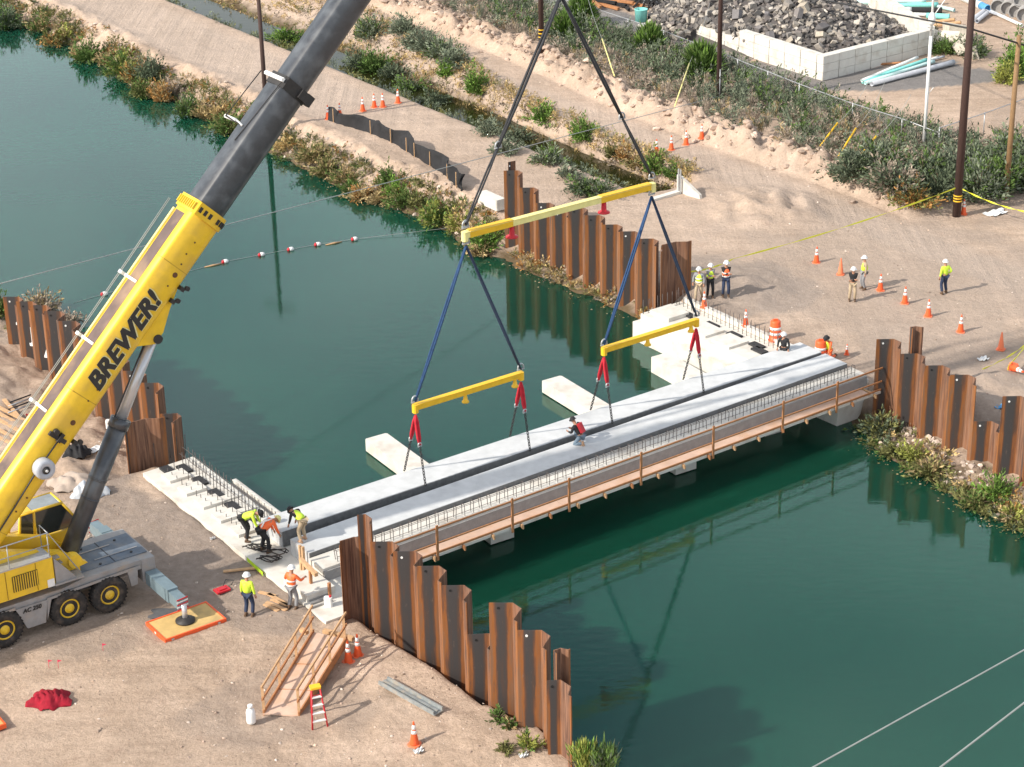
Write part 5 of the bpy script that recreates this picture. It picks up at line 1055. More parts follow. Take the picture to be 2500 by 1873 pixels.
tape([gp(2560, 760, 1.2), gp(2462, 893, .4), gp(2462, 893, .35)], 'yellow caution tape hanging down to the fallen white cone'); tape([gp(2530, 820, .5), gp(2390, 905, .03)], 'slack yellow caution tape touching the ground near the right edge')
# ------------------------------------------------------------------ cones and barrels
def cone_proto(banded):
    t = thing('traffic_cone', '', 'traffic cone', (0, 0, 0), 'traffic cones'); mo = orange if banded else orange_p
    mb = MB(); mb.box((0, 0, .02), (.40, .40, .04), bev=.07); mb.build('base', orange_p, t, local=True)
    mb = MB(); mb.lathe((0, 0, .04), [(.155, 0), (.15, .03), (.03, .82), (.025, .84)], 18); b_ = mb.build('cone_body', mo, t, local=True)
    if banded:
        for z0, z1 in ((.40, .52), (.56, .72)):
            mb = MB(); r0 = .15-.12*(z0-.03)/.79+.004; r1 = .15-.12*(z1-.03)/.79+.004; mb.lathe((0, 0, .04+z0), [(r0, 0), (r1, z1-z0)], 18); mb.build('reflective_collar', reflw, b_, local=True)
    return t
cb = cone_proto(True); cp = cone_proto(False); used = {0: False, 1: False}
def cone(x, y, label, banded=True, sc_=1.0, tilt=None, dz=0):
    k = 0 if banded else 1; src = cb if banded else cp; p = gpt(x, y)+UP*dz
    if not used[k]: used[k] = True; src.location = p; src['label'] = label; src.scale = (sc_,)*3; src.rotation_euler = (0, 0, random.uniform(0, 1.5)); return
    dup(src, p, random.uniform(0, 1.5), label, sc_, tilt)
for i, (x, y) in enumerate([(801, 292), (830, 287), (886, 273), (914, 263), (935, 262), (972, 252)]): cone(x, y, 'banded traffic cone on the canal-side track, %s from the left in its row' % ORD[i], sc_=1.05)
for i, (x, y) in enumerate([(1603, 377), (1639, 367), (1675, 355), (1713, 344)]): cone(x, y, 'banded traffic cone by the ditch end, %s from the left in its row' % ORD[i], sc_=1.05)
cone(2352, 525, 'banded traffic cone at the foot of the thick dark pole')
for x, y, l, b_ in [(1993, 643, 'banded traffic cone farthest up and left in the curved line right of the workers', True), (2052, 671, 'plain orange traffic cone left of the worker in a black shirt', False), (2149, 711, 'banded traffic cone just right of the pair of workers', True), (2209, 741, 'banded traffic cone directly below the lone worker in lime shirt, left one', True), (2266, 774, 'traffic cone with a white top between two banded ones in the curved line', True), (2345, 812, 'banded traffic cone near the right edge before the plain one', True), (2443, 855, 'plain orange traffic cone at the right edge by the tape', False)]: cone(x, y, l, b_)
cone(1719, 757, 'banded traffic cone right behind the far abutment, below the three workers', True, .95, dz=.1); cone(1820, 802, 'banded traffic cone left of the orange barrel at the far abutment', True, .95, dz=.1)
cone(2067, 868, 'small banded cone half hidden behind the right end of the deck', True, .6)
cone(851, 1618, 'banded traffic cone beside the wooden ramp, the front one of a pair', True, 1.0); cone(874, 1602, 'banded traffic cone beside the wooden ramp, the rear one of a pair', True, 1.0); cone(1012, 1820, 'banded traffic cone alone in the foreground, right of the stepladder', True, 1.0)
cone(2472, 905, 'knocked over orange cone wrapped with white at the right edge', True, 1.2, tilt=(1.35, .4), dz=.15)
def barrel(x, y, label):
    p = gpt(x, y); t = thing('traffic_barrel', label, 'traffic barrel', p, 'orange traffic barrels'); mb = MB()
    mb.lathe(p, [(.34, 0), (.33, .06), (.29, .06), (.285, .25), (.275, .27), (.27, .48), (.26, .50), (.255, .72), (.245, .74), (.24, .92), (.22, .98), (.10, .99)], 24); mb.box(p+UP*1.02, (.20, .05, .10)); b_ = mb.build('barrel_body', orange, t)
    for z0, r0 in ((.30, .281), (.56, .266)): mb = MB(); mb.lathe(p+UP*z0, [(r0, 0), (r0-.006, .13)], 24); mb.build('reflective_band', reflw, b_)
barrel(1892, 830, 'orange and white traffic barrel behind the far abutment, the full-height left one'); barrel(2002, 880, 'orange and white traffic barrel beside the kneeling hi-vis worker')
# ------------------------------------------------------------------ float line on the canal
FL = [(253, 718), (548, 639), (637, 622), (708, 609), (774, 597), (864, 584)]
wire('float_rope', [gp(180, 740, -1.49)]+[gp(x, y, -1.47) for x, y in FL]+[gp(1100, 556, -1.3)], .010, cable_m, 'thin dark rope of the float line across the canal', 0)
for i, (x, y) in enumerate(FL):
    p = gp(x, y, -1.44); d = (gp(x+20, y-3.5, -1.44)-p).normalized(); t = thing('float', 'red and white float on the canal, %s from the left of the line' % ORD[i], 'float', p, 'floats on the line across the canal')
    mb = MB(); mb.lathe(p-d*.04, [(.11, 0), (.125, .03), (.125, .18), (.06, .26)], 14, ax=d); mb.build('white_half', white, t); mb = MB(); mb.lathe(p-d*.16, [(.05, 0), (.10, .04), (.115, .115)], 14, ax=d); mb.build('red_half', redm, t)
for x, y, l in ((660, 603, 'driftwood sliver floating beside the boom'), (815, 594, 'small driftwood sliver between the two right floats')):
    p = gp(x if x > 700 else 520, y if x > 700 else 648, -1.47); d = (gp(x+30, y-6, -1.47)-gp(x, y, -1.47)).normalized(); mb = MB(); mb.path([p-d*.5, p, p+d*.5], [.02, .06, .02], 7); tag(mb.build('driftwood', wood, loc=p), l, 'driftwood')
# ------------------------------------------------------------------ silt fence, concrete block, headwall
sf = thing('silt_fence', 'sagging black silt fence along the canal-side dirt track', 'silt fence', gpt(900, 330)); N_ = 60; v = []; cpx = [(793, 292, .75), (830, 305, .75), (900, 325, .9), (960, 350, .95), (1020, 388, .95), (1080, 425, .95), (1110, 452, .9), (1128, 470, .5)]
for k in range(N_):
    f_ = k/(N_-1)*(len(cpx)-1); i = min(int(f_), len(cpx)-2); g_ = f_-i; x = cpx[i][0]*(1-g_)+cpx[i+1][0]*g_; y = cpx[i][1]*(1-g_)+cpx[i+1][1]*g_; h = cpx[i][2]*(1-g_)+cpx[i+1][2]*g_
    p = gpt(x, y); ln = Vector((.25*math.sin(k*.5)+.18, .2*math.cos(k*.9), 0))
    for r in range(6): q = p+UP*(h*r/5*(1+.10*math.sin(k*.7)))+ln*(r/5)+AX*.05*math.sin(k*1.7+r); v.append(q)
mb = MB(); n0 = len(v); v2 = [p+AX*.02 for p in v]; fs = []
for k in range(N_-1):
    for r in range(5): a = k*6+r; fs += [(a, a+6, a+7, a+1), (a+n0, a+1+n0, a+7+n0, a+6+n0)]
    a = k*6+5; fs.append((a, a+6, a+6+n0, a+n0))
mb.add(v+v2, fs, 0, True); mb.build('fabric', tarp_b, sf)
for k in (5, 18, 25, 30, 33, 38, 46, 54): mb = MB(); b0_ = v[k*6]-AX*.06; mb.box(b0_+UP*.42, (.04, .04, .95), ex=AX, ey=NX); mb.build('stake', wood, sf)
p = gpt(1200, 505); mb = MB(); mb.box(p+UP*.3, (1.85, .62, .62), ex=NX, ey=AX, bev=.05); tag(mb.build('concrete_barrier_block', conc_w, loc=p), 'long white concrete block at the left end of the far pile wall', 'concrete block')
hw = thing('headwall', 'white concrete headwall structure at the end of the ditch', 'headwall', gpt(1660, 460)); p = gpt(1652, 470)
mb = MB(); mb.prism([p+UP*-.1, p+UP*1.05, p+NX*.3+UP*1.0, p+NX*1.6+AX*.3+UP*.2, p+NX*1.7+AX*.3-UP*.1], AX*.18); mb.build('wing_wall', conc_w, hw)
mb = MB(); mb.prism([p-UP*.1-AX*1.9, p+UP*.1-AX*1.9, p+UP*.15, p-UP*.1], NX*.35); mb.build('apron', conc_w, hw); mb = MB(); mb.box(p+UP*.72+NX*.2-AX*.04, (.05, .10, 1.45), ex=AX, ey=NX); mb.box(p+UP*.72+NX*.38-AX*.04, (.05, .08, 1.45), ex=AX, ey=NX); mb.build('gate_frame', galv, hw)
# ------------------------------------------------------------------ near-side site items
rp = thing('wooden_ramp', 'wooden ramp with timber handrails leading up to the abutment', 'ramp', gp(640, 1750, 0)); a0 = gp(642, 1742, .05); a1 = gp(728, 1747, .05); b0_ = gp(764, 1543, .75); b1_ = gp(845, 1560, .75)
ra = (b0_-a0); 
mb = MB(); mb.hexa([a0-UP*.05, a1-UP*.05, b1_-UP*.05, b0_-UP*.05, a0, a1, b1_, b0_]); mb.build('deck', ply, rp)
for q0, q1 in ((a0, b0_), (a1, b1_)):
    mb = MB(); d = (q1-q0); e = Vector((.05, 0, 0)); mb.hexa([q0-UP*.2, q0-UP*.2+e, q1-UP*.22+e, q1-UP*.22, q0+UP*.12, q0+UP*.12+e, q1+UP*.12+e, q1+UP*.12]); mb.build('stringer', wood_o, rp)
    for f_ in (0.02, .33, .66, .97): p = q0.lerp(q1, f_); mb = MB(); mb.box(p+UP*.45, (.09, .05, 1.15)); mb.build('post', wood, rp)
    for z in (.98, .52): mb = MB(); e = Vector((.05, 0, 0)); s0 = q0+d*-.01+UP*z; s1_ = q1+d*.01+UP*z; mb.hexa([s0, s0+e, s1_+e, s1_, s0+UP*.09, s0+e+UP*.09, s1_+e+UP*.09, s1_+UP*.09]); mb.build('handrail', wood if z > .6 else wood_o, rp)
for f_ in (.3, .62): mb = MB(); c = (a0.lerp(b0_, f_)+a1.lerp(b1_, f_))/2; mb.box(c+UP*.006, ((a1-a0).length*.96, .02, .02), ex=a1-a0, ey=ra); mb.build('cleat', wood_o, rp)
# stepladder
lp = gp(778, 1770, 0); sl = thing('stepladder', 'open red stepladder with a yellow top beside the wooden ramp', 'stepladder', lp); fx = Vector((.95, .3, 0)).normalized(); bx = Vector((-.3, .95, 0)).normalized(); topc = lp+UP*1.35+bx*.15
for sg in (-1, 1):
    mb = MB(); mb.path([lp+fx*sg*.26-bx*.22, topc+fx*sg*.14-bx*.08], .03, 6); mb.build('front_rail', redm, sl); mb = MB(); mb.path([lp+fx*sg*.24+bx*.72+fx*.15, topc+fx*sg*.13+bx*.1], .022, 6); mb.build('rear_rail', redm, sl)
for k in range(4): f_ = (k+1)/5; c = (lp-bx*.22).lerp(topc-bx*.08, f_); mb = MB(); mb.box(c, (.50-.22*f_, .10, .03), ex=fx, ey=bx); mb.build('step', white, sl)
for k in range(2): f_ = .3+.35*k; c = (lp+bx*.72+fx*.15).lerp(topc+bx*.1, f_); mb = MB(); mb.box(c, (.46-.2*f_, .03, .03), ex=fx, ey=bx); mb.build('brace', redm, sl)
mb = MB(); mb.box(topc+UP*.03+bx*.02, (.36, .26, .07), ex=fx, ey=bx, bev=.02); mb.build('top_cap', yellow_s, sl)
# gas cylinder
p = gp(614, 1765, 0); gc = thing('gas_cylinder', 'small white gas cylinder standing left of the wooden ramp', 'gas cylinder', p); mb = MB(); mb.lathe(p, [(.12, 0), (.155, .04), (.16, .1), (.16, .42), (.13, .52), (.06, .58), (.05, .60)], 18); mb.build('tank', white, gc); mb = MB(); mb.lathe(p+UP*.60, [(.09, 0), (.09, .10), (.07, .11)], 12); mb.build('valve_collar', white, gc)
# grey steel channel
a = gpt(935, 1672, .1); b = gpt(1072, 1748, .1); d = (b-a).normalized(); e = Vector((d.y, -d.x, 0)); mb = MB(); mb.box((a+b)/2-UP*.02, ((b-a).length, .42, .05), ex=d, ey=e)
for sg in (-1, 1): mb.box((a+b)/2+e*sg*.19+UP*.05, ((b-a).length*.98, .05, .12), ex=d, ey=e)
mb.box((a+b)/2+UP*.03, ((b-a).length*.96, .08, .06), ex=d, ey=e); tag(mb.build('steel_channel', M('channel_grey', (.25, .27, .27), .6, .3, 4, dirt=(.4, .34, .27), dscale=3), loc=a), 'long grey steel channel lying on the sand left of the pile wall', 'steel channel')
# red cloth heap
def cloth_heap(c, rx, ry, h, m, name, label, cat, seed=0, folds=9):
    n = 26; v = []; 
    for i in range(n):
        for j in range(n):
            x = (i/(n-1)*2-1); y = (j/(n-1)*2-1); r = math.sqrt(x*x+y*y); ed = 1+.18*math.sin(5*math.atan2(y, x)+seed)
            z = h*max(0, 1-(r/ed)**2)*(.65+.5*abs(math.sin(x*folds+y*3+2.5*noise.noise(Vector((x*2, y*2, seed)))))); k = min(1, ed/max(r, 1e-3)); v.append(Vector((c.x+x*k*rx, c.y+y*k*ry, c.z+z+.01)))
    mb = MB(); mb.add(v, [(i*n+j, (i+1)*n+j, (i+1)*n+j+1, i*n+j+1) for i in range(n-1) for j in range(n-1)], 0, True); mb.add([q-UP*.02 for q in v], [(i*n+j, i*n+j+1, (i+1)*n+j+1, (i+1)*n+j) for i in range(n-1) for j in range(n-1)], 0, True)
    return tag(mb.build(name, m, loc=c), label, cat)
cloth_heap(gp(122, 1712, 0), .78, .62, .36, M('red_cloth', (.30, .005, .02), .9, .35, 5, .3), 'sling_heap', 'heap of dark red lifting slings lying on the sand near the crane', 'sling heap', 3, 14)
cloth_heap(gp(188, 1108, 0), .62, .5, .45, tarp_b, 'tarp_heap', 'crumpled black tarp heap between boom and luffing cylinder', 'tarp', 1, 8); cloth_heap(gp(180, 1180, 0), 1.1, .85, .35, M('brown_tarp', (.42, .34, .28), .9, .15, 3), 'tarp_heap', 'brownish tarp spread behind the operator cab', 'tarp', 5, 4)
cloth_heap(gp(222, 1205, 0), .8, .6, .55, M('silver_tarp', (.45, .48, .52), .4, .3, 3), 'tarp_heap', 'crumpled silver grey tarp right behind the operator cab', 'tarp', 8, 6); cloth_heap(gp(430, 1498, .0), 1.0, .45, .05, M('grey_mat', (.10, .10, .105), .8, .2, 5), 'rubber_mat', 'dark grey round mat on the ground behind the outrigger mat', 'mat', 2, 1)
# red tray, level, lumber
p = gp(542, 1440, .05); tr = thing('red_tray', 'bright red tray with a black hose on the ground by the workers', 'tray', p); mb = MB(); mb.box(p, (.55, .38, .07), ex=AX, ey=NX); mb.box(p+UP*.05, (.3, .2, .05), ex=AX, ey=NX); mb.build('tray_body', redm, tr); mb = MB(); mb.path([p+AX*.1+NX*-.15, p+AX*.35-NX*.35+UP*.15, p+AX*.6-NX*.2+UP*.1, p+AX*.45-NX*.1], .02, 6); mb.build('hose', black, tr)
a = gp(603, 1365, .28); b = gp(642, 1402, .10); mb = MB(); mb.box((a+b)/2, ((b-a).length, .06, .12), ex=b-a, ey=UP); tag(mb.build('spirit_level', hivis, loc=a), 'long bright yellow spirit level leaning on the abutment edge', 'spirit level')
LB = [((655, 1450), (705, 1478), 'pale lumber board on the ground, longest behind the worker in lime vest'), ((662, 1463), (702, 1478), 'pale lumber board, second from the back beside the abutment'), ((650, 1470), (700, 1490), 'pale lumber board, third from the back beside the abutment'), ((645, 1475), (680, 1492), 'short pale lumber offcut, frontmost of the boards beside the abutment'), ((632, 1445), (672, 1455), 'thin pale board nearest the worker in lime vest'), ((545, 1395), (640, 1385), 'long thin board lying flat between crane and abutment'), ((600, 1352), (640, 1400), 'reddish brown board lying along the abutment edge'),
      ((790, 1540), (862, 1560), 'thick timber lying across the top of the wooden ramp'), ((735, 1537), (750, 1545), 'short timber stub sticking out left of the ramp top'), ((1045, 1860), (1085, 1880), 'brown board at the bottom edge of the photo')]
for (x0, y0), (x1, y1), l in LB:
    zz = .06 if 'timber' not in l else .55; a = gp(x0, y0, zz); b = gp(x1, y1, zz); mb = MB(); mb.box((a+b)/2, ((b-a).length, .14 if 'timber' not in l else .16, .05 if 'timber' not in l else .14), ex=b-a, ey=UP.cross(b-a)); tag(mb.build('board', wood if 'brown' not in l else wood_o, loc=a), l, 'board', 'loose lumber on the near bank')
LW = [((-10, 990), (95, 1045)), ((-10, 1005), (92, 1060)), ((-10, 1020), (88, 1075)), ((-10, 1045), (75, 1090)), ((-10, 1065), (70, 1100)), ((10, 975), (60, 1035))]
for i, ((x0, y0), (x1, y1)) in enumerate(LW):
    a = gp(x0, y0, .1+.05*(i % 2)); b = gp(x1, y1, .08); mb = MB(); mb.box((a+b)/2, ((b-a).length, .16, .07), ex=b-a, ey=UP.cross(b-a)); tag(mb.build('board', wood, loc=a), 'long pale board in the stack left of the boom, %s from the top' % ORD[i], 'board', 'stack of long boards left of the boom')
for i in range(4): a = gp(20, 1008-i*8, .15); b = gp(75, 988-i*8, .15); mb = MB(); mb.tube(a, b, .035, n=6); tag(mb.build('steel_rod', tarp_b if i % 2 else galv, loc=a), 'thin steel rod above the long boards, %s from the front' % ORD[i], 'rod', 'steel rods above the boards')
for x, y, w, h_, l, m in ((235, 1100, .9, .5, 'white plastic sheet lying by the luffing cylinder', white), (258, 1085, .6, .4, 'second white sheet beside the luffing cylinder', white), (318, 1085, .9, .7, 'beige plywood sheet beside the dark pile return', ply), (2430, 522, 1.3, .7, 'torn white plastic sheet on the ground right of the thick pole', white), (2400, 880, .5, .35, 'small white paper scrap left of the fallen cone', white), (1022, 1838, .3, .22, 'white paper scrap below the lone foreground cone', white), (1278, 1847, .28, .2, 'white scrap near the foot of the pile wall', white), (2452, 995, .9, .35, 'blue sheet on the ground behind the right pile wall', bluep), (75, 1020, .3, .3, 'pink plastic bag on the steel rods', redm), (520, 1320, .2, .08, 'tiny white scrap on the sand near the abutment', white)):
    p = gpt(x, y, .03); mb = MB(); g_ = 7; v = [p+AX*(i/(g_-1)-.5)*w*(1+.2*math.sin(j))+NX*(j/(g_-1)-.5)*h_+UP*(.04+.05*math.sin(i*2.1+j*1.3)) for i in range(g_) for j in range(g_)]
    fs = [(i*g_+j, i*g_+j+1, (i+1)*g_+j+1, (i+1)*g_+j) for i in range(g_-1) for j in range(g_-1)]; mb.add(v, fs); mb.add([q-UP*.012 for q in v], [f_[::-1] for f_ in fs]); tag(mb.build('sheet', m, loc=p), l, 'sheet')
for i, (x, y) in enumerate(((252, 1592), (120, 1632), (143, 1632))):
    p = gp(x, y, 0); mb = MB(); mb.tube(p, p+UP*.35, .008, n=5); mb.add([p+UP*.35, p+UP*.25, p+UP*.30+Vector((.14, .02, 0)), p+UP*.35+Vector((0, .006, 0)), p+UP*.25+Vector((0, .006, 0)), p+UP*.30+Vector((.14, .026, 0))], [(0, 1, 2), (3, 5, 4), (0, 2, 5, 3), (1, 4, 5, 2), (0, 3, 4, 1)]); tag(mb.build('marker_flag', M('pink_flag', (.8, .05, .12), .6), loc=p), ['small pink marker flag right of the other two, below the carrier', 'small pink marker flag, leftmost of three', 'small pink marker flag, middle of three'][i], 'marker flag', 'pink marker flags')
p = gp(262, 1010+30, .0); mb = MB(); 
for x, y, l in ((268, 1045, 'white and red bucket behind the luffing cylinder rod'), (802, 1480, 'white fuel can with a red cap on the end of the abutment')):
    p = gp(x, y, .12 if x > 500 else 0); bt = thing('fuel_can', l, 'fuel can', p, 'white cans'); mb = MB(); mb.box(p+UP*.19, (.30, .22, .38), bev=.05); mb.build('can_body', white, bt); mb = MB(); mb.lathe(p+UP*.38+Vector((.08, 0, 0)), [(.05, 0), (.05, .07)], 10); mb.build('cap', redm, bt)
# timber shoring under the slab ends and bits on the abutment
sh = thing('timber_shoring', 'timber posts and braces under the near end of the edge slab', 'shoring', W(-1.2, 4.6, .1))
for k, (s, t_, z0, z1) in enumerate(((-.62, 3.35, .12, 1.15), (-.72, 3.75, .12, 1.3), (-1.1, 4.9, .12, .9), (-.9, 5.9, .12, .8))): mb = MB(); mb.box(W(s, t_, (z0+z1)/2), (.10, .10, z1-z0), ex=AX, ey=NX); mb.build('post', wood if k < 2 else wood_o, sh)
mb = MB(); mb.box(W(-1.0, 4.6, .92), (.14, 1.4, .14), ex=AX+NX*.1, ey=NX-AX*.1); mb.build('crossbeam', wood, sh)
for k in range(5): mb = MB(); mb.box(W(-1.35+.1*k, 6.1-.25*k, .16), (.9, .06, .08), ex=AX, ey=NX); mb.build('spacer', conc_mid, sh)
jk = thing('hose_bundle', 'black hoses and cables coiled on the abutment by the bending workers', 'hose', W(-1.0, 1.6, .15)); 
for k in range(6):
    c = W(-1.1+random.uniform(-.3, .5), 1.3+random.uniform(-.4, 1.0), .2); mb = MB(); mb.path([c+AX*.35*math.cos(a)+NX*.3*math.sin(a*1.3)+UP*(.08+.06*math.sin(a*3)) for a in np.linspace(0, 5.5+k, 16)], .025, 6); mb.build('hose', rubber, jk)
# ------------------------------------------------------------------ people
def skin_mesh(name, joints, edges, radii, m, sub=1):
    me = bpy.data.meshes.new(name); me.from_pydata([tuple(j) for j in joints], edges, []); ob = bpy.data.objects.new(name, me); scene.collection.objects.link(ob)
    md = ob.modifiers.new('Skin', 'SKIN'); md.use_smooth_shade = True
    if not me.skin_vertices:
        pass
    for i, r in enumerate(radii):
        sv = me.skin_vertices[0].data[i]; sv.radius = (r, r) if not isinstance(r, tuple) else r
    me.skin_vertices[0].data[0].use_root = True; sb = ob.modifiers.new('Sub', 'SUBSURF'); sb.levels = sub; sb.render_levels = sub
    bpy.context.view_layer.update(); dg = bpy.context.evaluated_depsgraph_get(); nm = bpy.data.meshes.new_from_object(ob.evaluated_get(dg)); bpy.data.objects.remove(ob)
    v = [q.co.copy() for q in nm.vertices]; f_ = [list(p.vertices) for p in nm.polygons]; bpy.data.meshes.remove(nm); return v, f_
def limb(a, b, l1, l2, bend):       # mid joint of a two-bone limb; bend = direction it bulges toward
    a = Vector(a); b = Vector(b); d = b-a; L_ = min(d.length, (l1+l2)*.995); 
    if d.length > L_: b = a+d.normalized()*L_; d = b-a
    x = (l1*l1-l2*l2+L_*L_)/(2*L_); h = math.sqrt(max(0, l1*l1-x*x)); u_ = d.normalized(); q = Vector(bend)-u_*Vector(bend).dot(u_); q.normalize(); return a+u_*x+q*h, b
POSE = {  # x right, y forward, z up, metres for a 1.78 m person
 'stand': dict(pel=(0, 0, .95), chest=(0, .0, 1.33), neck=(0, .0, 1.50), head=(0, .03, 1.64), hr=(.28, .06, .86), hl=(-.28, .06, .86), fr=(.13, .02, .07), fl=(-.13, -.02, .07)),
 'folded': dict(pel=(0, 0, .95), chest=(0, 0, 1.33), neck=(0, 0, 1.50), head=(0, .05, 1.64), hr=(-.10, .26, 1.22), hl=(.10, .24, 1.18), fr=(.13, .0, .07), fl=(-.13, .03, .07)),
 'stride': dict(pel=(0, 0, .93), chest=(0, .03, 1.31), neck=(0, .04, 1.48), head=(0, .08, 1.62), hr=(.26, .18, .95), hl=(-.26, .12, .9), fr=(.10, .24, .08), fl=(-.10, -.24, .09)),
 'hip': dict(pel=(0, 0, .95), chest=(0, 0, 1.33), neck=(0, 0, 1.50), head=(0, .03, 1.64), hr=(.19, .05, 1.03), hl=(-.27, .05, .87), fr=(.17, .05, .07), fl=(-.13, -.03, .07)),
 'reach': dict(pel=(0, 0, .95), chest=(0, .04, 1.33), neck=(0, .05, 1.50), head=(0, .08, 1.64), hr=(.30, .42, 1.22), hl=(-.26, .30, 1.1), fr=(.14, .03, .07), fl=(-.14, -.03, .07)),
 'bend': dict(pel=(0, -.12, .92), chest=(0, .24, 1.10), neck=(0, .38, 1.16), head=(0, .52, 1.14), hr=(.20, .52, .60), hl=(-.20, .50, .62), fr=(.16, .04, .07), fl=(-.16, -.06, .07)),
 'crouch': dict(pel=(0, -.08, .36), chest=(0, .12, .70), neck=(0, .20, .85), head=(0, .30, .97), hr=(.16, .48, .52), hl=(-.16, .46, .50), fr=(.14, .12, .07), fl=(-.13, -.25, .08)),
 'kneel': dict(pel=(0, 0, .48), chest=(0, .12, .86), neck=(0, .18, 1.0), head=(0, .26, 1.13), hr=(.22, .46, .55), hl=(-.20, .44, .50), fr=(.15, -.42, .07), fl=(-.15, -.40, .07)),
}
def person(loc, face, pose, label, top=hivis, sleeve=None, legs=navy, hat=white, shoes=boot, back=None, sc_=1.0, vest=None, cross=None, stripes=None, group='construction workers on the site'):
    """face = heading angle (radians, world), clothes are children of the person"""
    P_ = {k: Vector(v) for k, v in POSE[pose].items()}; loc = Vector(loc); cf, sf_ = math.cos(face-math.pi/2), math.sin(face-math.pi/2)
    def w(v): return loc+Vector((v.x*cf-v.y*sf_, v.x*sf_+v.y*cf, v.z))*sc_
    spine = (P_['neck']-P_['pel']).normalized(); side = Vector((1, 0, 0)); fwd = side.cross(spine)*-1
    if fwd.y < 0: fwd = -fwd
    shr = P_['chest']+side*.185+spine*.10; shl = P_['chest']-side*.185+spine*.10
    er, hr = limb(shr, P_['hr'], .28, .26, (.5, -.6, -.5)); el, hl = limb(shl, P_['hl'], .28, .26, (-.5, -.6, -.5))
    hpr = P_['pel']+side*.09-UP*.02; hpl = P_['pel']-side*.09-UP*.02
    kb = (.1, 1, .15)
    kr, fr = limb(hpr, P_['fr']+UP*.02, .44, .43, kb); kl, fl = limb(hpl, P_['fl']+UP*.02, .44, .43, (-.1, 1, .15))
    if pose == 'kneel': kr = Vector((.15, .18, .08)); kl = Vector((-.15, .20, .08))
    th = thing('person', label, 'person', loc, group)
    def mk(name, js, es, rs, m, parent=th, sub=1):
        v, f_ = skin_mesh(name, [w(j) for j in js], es, [(r[0]*sc_, r[1]*sc_) if isinstance(r, tuple) else r*sc_ for r in rs], m, sub); mb = MB(); mb.add(v, f_, 0, True); return mb, lambda mb_=mb: mb_.build(name, m, parent)
    # body: head, neck, torso, arms, legs in one surface, hands with five fingers
    J = [P_['pel'], P_['pel'].lerp(P_['chest'], .5), P_['chest'], P_['neck'], P_['head']-fwd*.0-spine*.03, P_['head']+spine*.07, shr, er, hr, shl, el, hl, hpr, kr, fr, hpl, kl, fl]
    E_ = [(0, 1), (1, 2), (2, 3), (3, 4), (4, 5), (2, 6), (6, 7), (7, 8), (2, 9), (9, 10), (10, 11), (0, 12), (12, 13), (13, 14), (0, 15), (15, 16), (16, 17)]
    mb, fin = mk('body', J, E_, [.12, .11, .13, .055, .085, .08, .055, .042, .028, .055, .042, .028, .085, .058, .04, .085, .058, .04], skin)
    for (e, h, sg) in ((er, hr, 1), (el, hl, -1)):
        d = (h-e).normalized(); q = d.cross(fwd if abs(d.dot(fwd)) < .9 else spine).normalized(); n_ = d.cross(q)
        mb.path([w(h-d*.01), w(h+d*.04), w(h+d*.085)], [.030*sc_, .040*sc_, .034*sc_], 7)
        for k, (o_, l) in enumerate(((-.030, .062), (-.010, .075), (.010, .070), (.030, .055))): mb.path([w(h+d*.07+q*o_), w(h+d*(.08+l*.5)+q*o_*1.1+n_*.008), w(h+d*(.07+l)+q*o_*1.05+n_*.028)], [.0105*sc_, .0095*sc_, .007*sc_], 5)
        mb.path([w(h+d*.02+q*sg*.03), w(h+d*.05+q*sg*.055+n_*.01), w(h+d*.08+q*sg*.058+n_*.02)], [.012*sc_, .011*sc_, .008*sc_], 5)
    hd = P_['head']; mb.path([w(hd+fwd*.085-spine*.0), w(hd+fwd*.115-spine*.02)], [.016*sc_, .018*sc_], 6)     # nose
    for sg in (-1, 1): mb.lathe(w(hd+side*sg*.083), [(.03*sc_, -.006*sc_), (.03*sc_, .006*sc_)], 8, ax=w(hd+side)-w(hd))
    body = fin()
    mb = MB()
    for sg in (-1, 1): mb.lathe(w(hd+fwd*.083+side*sg*.034+spine*.012), [(.012*sc_, 0), (.010*sc_, .006)], 8, ax=w(hd+fwd)-w(hd))
    mb.box(w(hd+fwd*.09-spine*.055), (.05*sc_, .012, .012*sc_), ex=w(hd+side)-w(hd), ey=w(hd+fwd)-w(hd)); mb.build('eyes_and_mouth', hairm, body)
    mb, fin = mk('trousers', [P_['pel']+spine*.05, hpr, kr, fr+UP*.03, hpl, kl, fl+UP*.03], [(0, 1), (1, 2), (2, 3), (0, 4), (4, 5), (5, 6)], [(.165, .13), .105, .082, .072, .105, .082, .072], legs); fin()
    sl = sleeve or top
    mb, fin = mk('shirt', [P_['pel']+spine*.02, P_['pel'].lerp(P_['chest'], .5), P_['chest']+spine*.03, P_['neck']-spine*.03, shr, er, er.lerp(hr, .85), shl, el, el.lerp(hl, .85)], [(0, 1), (1, 2), (2, 3), (2, 4), (4, 5), (5, 6), (2, 7), (7, 8), (8, 9)], [(.16, .13), (.155, .125), (.165, .13), .065, .075, .058, .045, .075, .058, .045], sl); fin()
    if vest:
        mb, fin = mk('vest', [P_['pel']+spine*.03, P_['pel'].lerp(P_['chest'], .5), P_['chest']+spine*.05, P_['chest']+spine*.13+side*.09, P_['chest']+spine*.13-side*.09], [(0, 1), (1, 2), (2, 3), (2, 4)], [(.20, .165), (.195, .16), (.205, .165), .10, .10], vest); vo = fin()
        pr = vo
    else: pr = None
    tp = pr or body; bk = -fwd
    if cross:
        for sg in (-1, 1):
            mb = MB(); a = P_['chest']+spine*.12+side*sg*.12+bk*.15; b = P_['pel'].lerp(P_['chest'], .15)-side*sg*.12+bk*.165; mb.path([w(a), w(a.lerp(b, .5)+bk*.02), w(b)], .028*sc_, 6); mb.build('reflective_stripe', cross, tp)
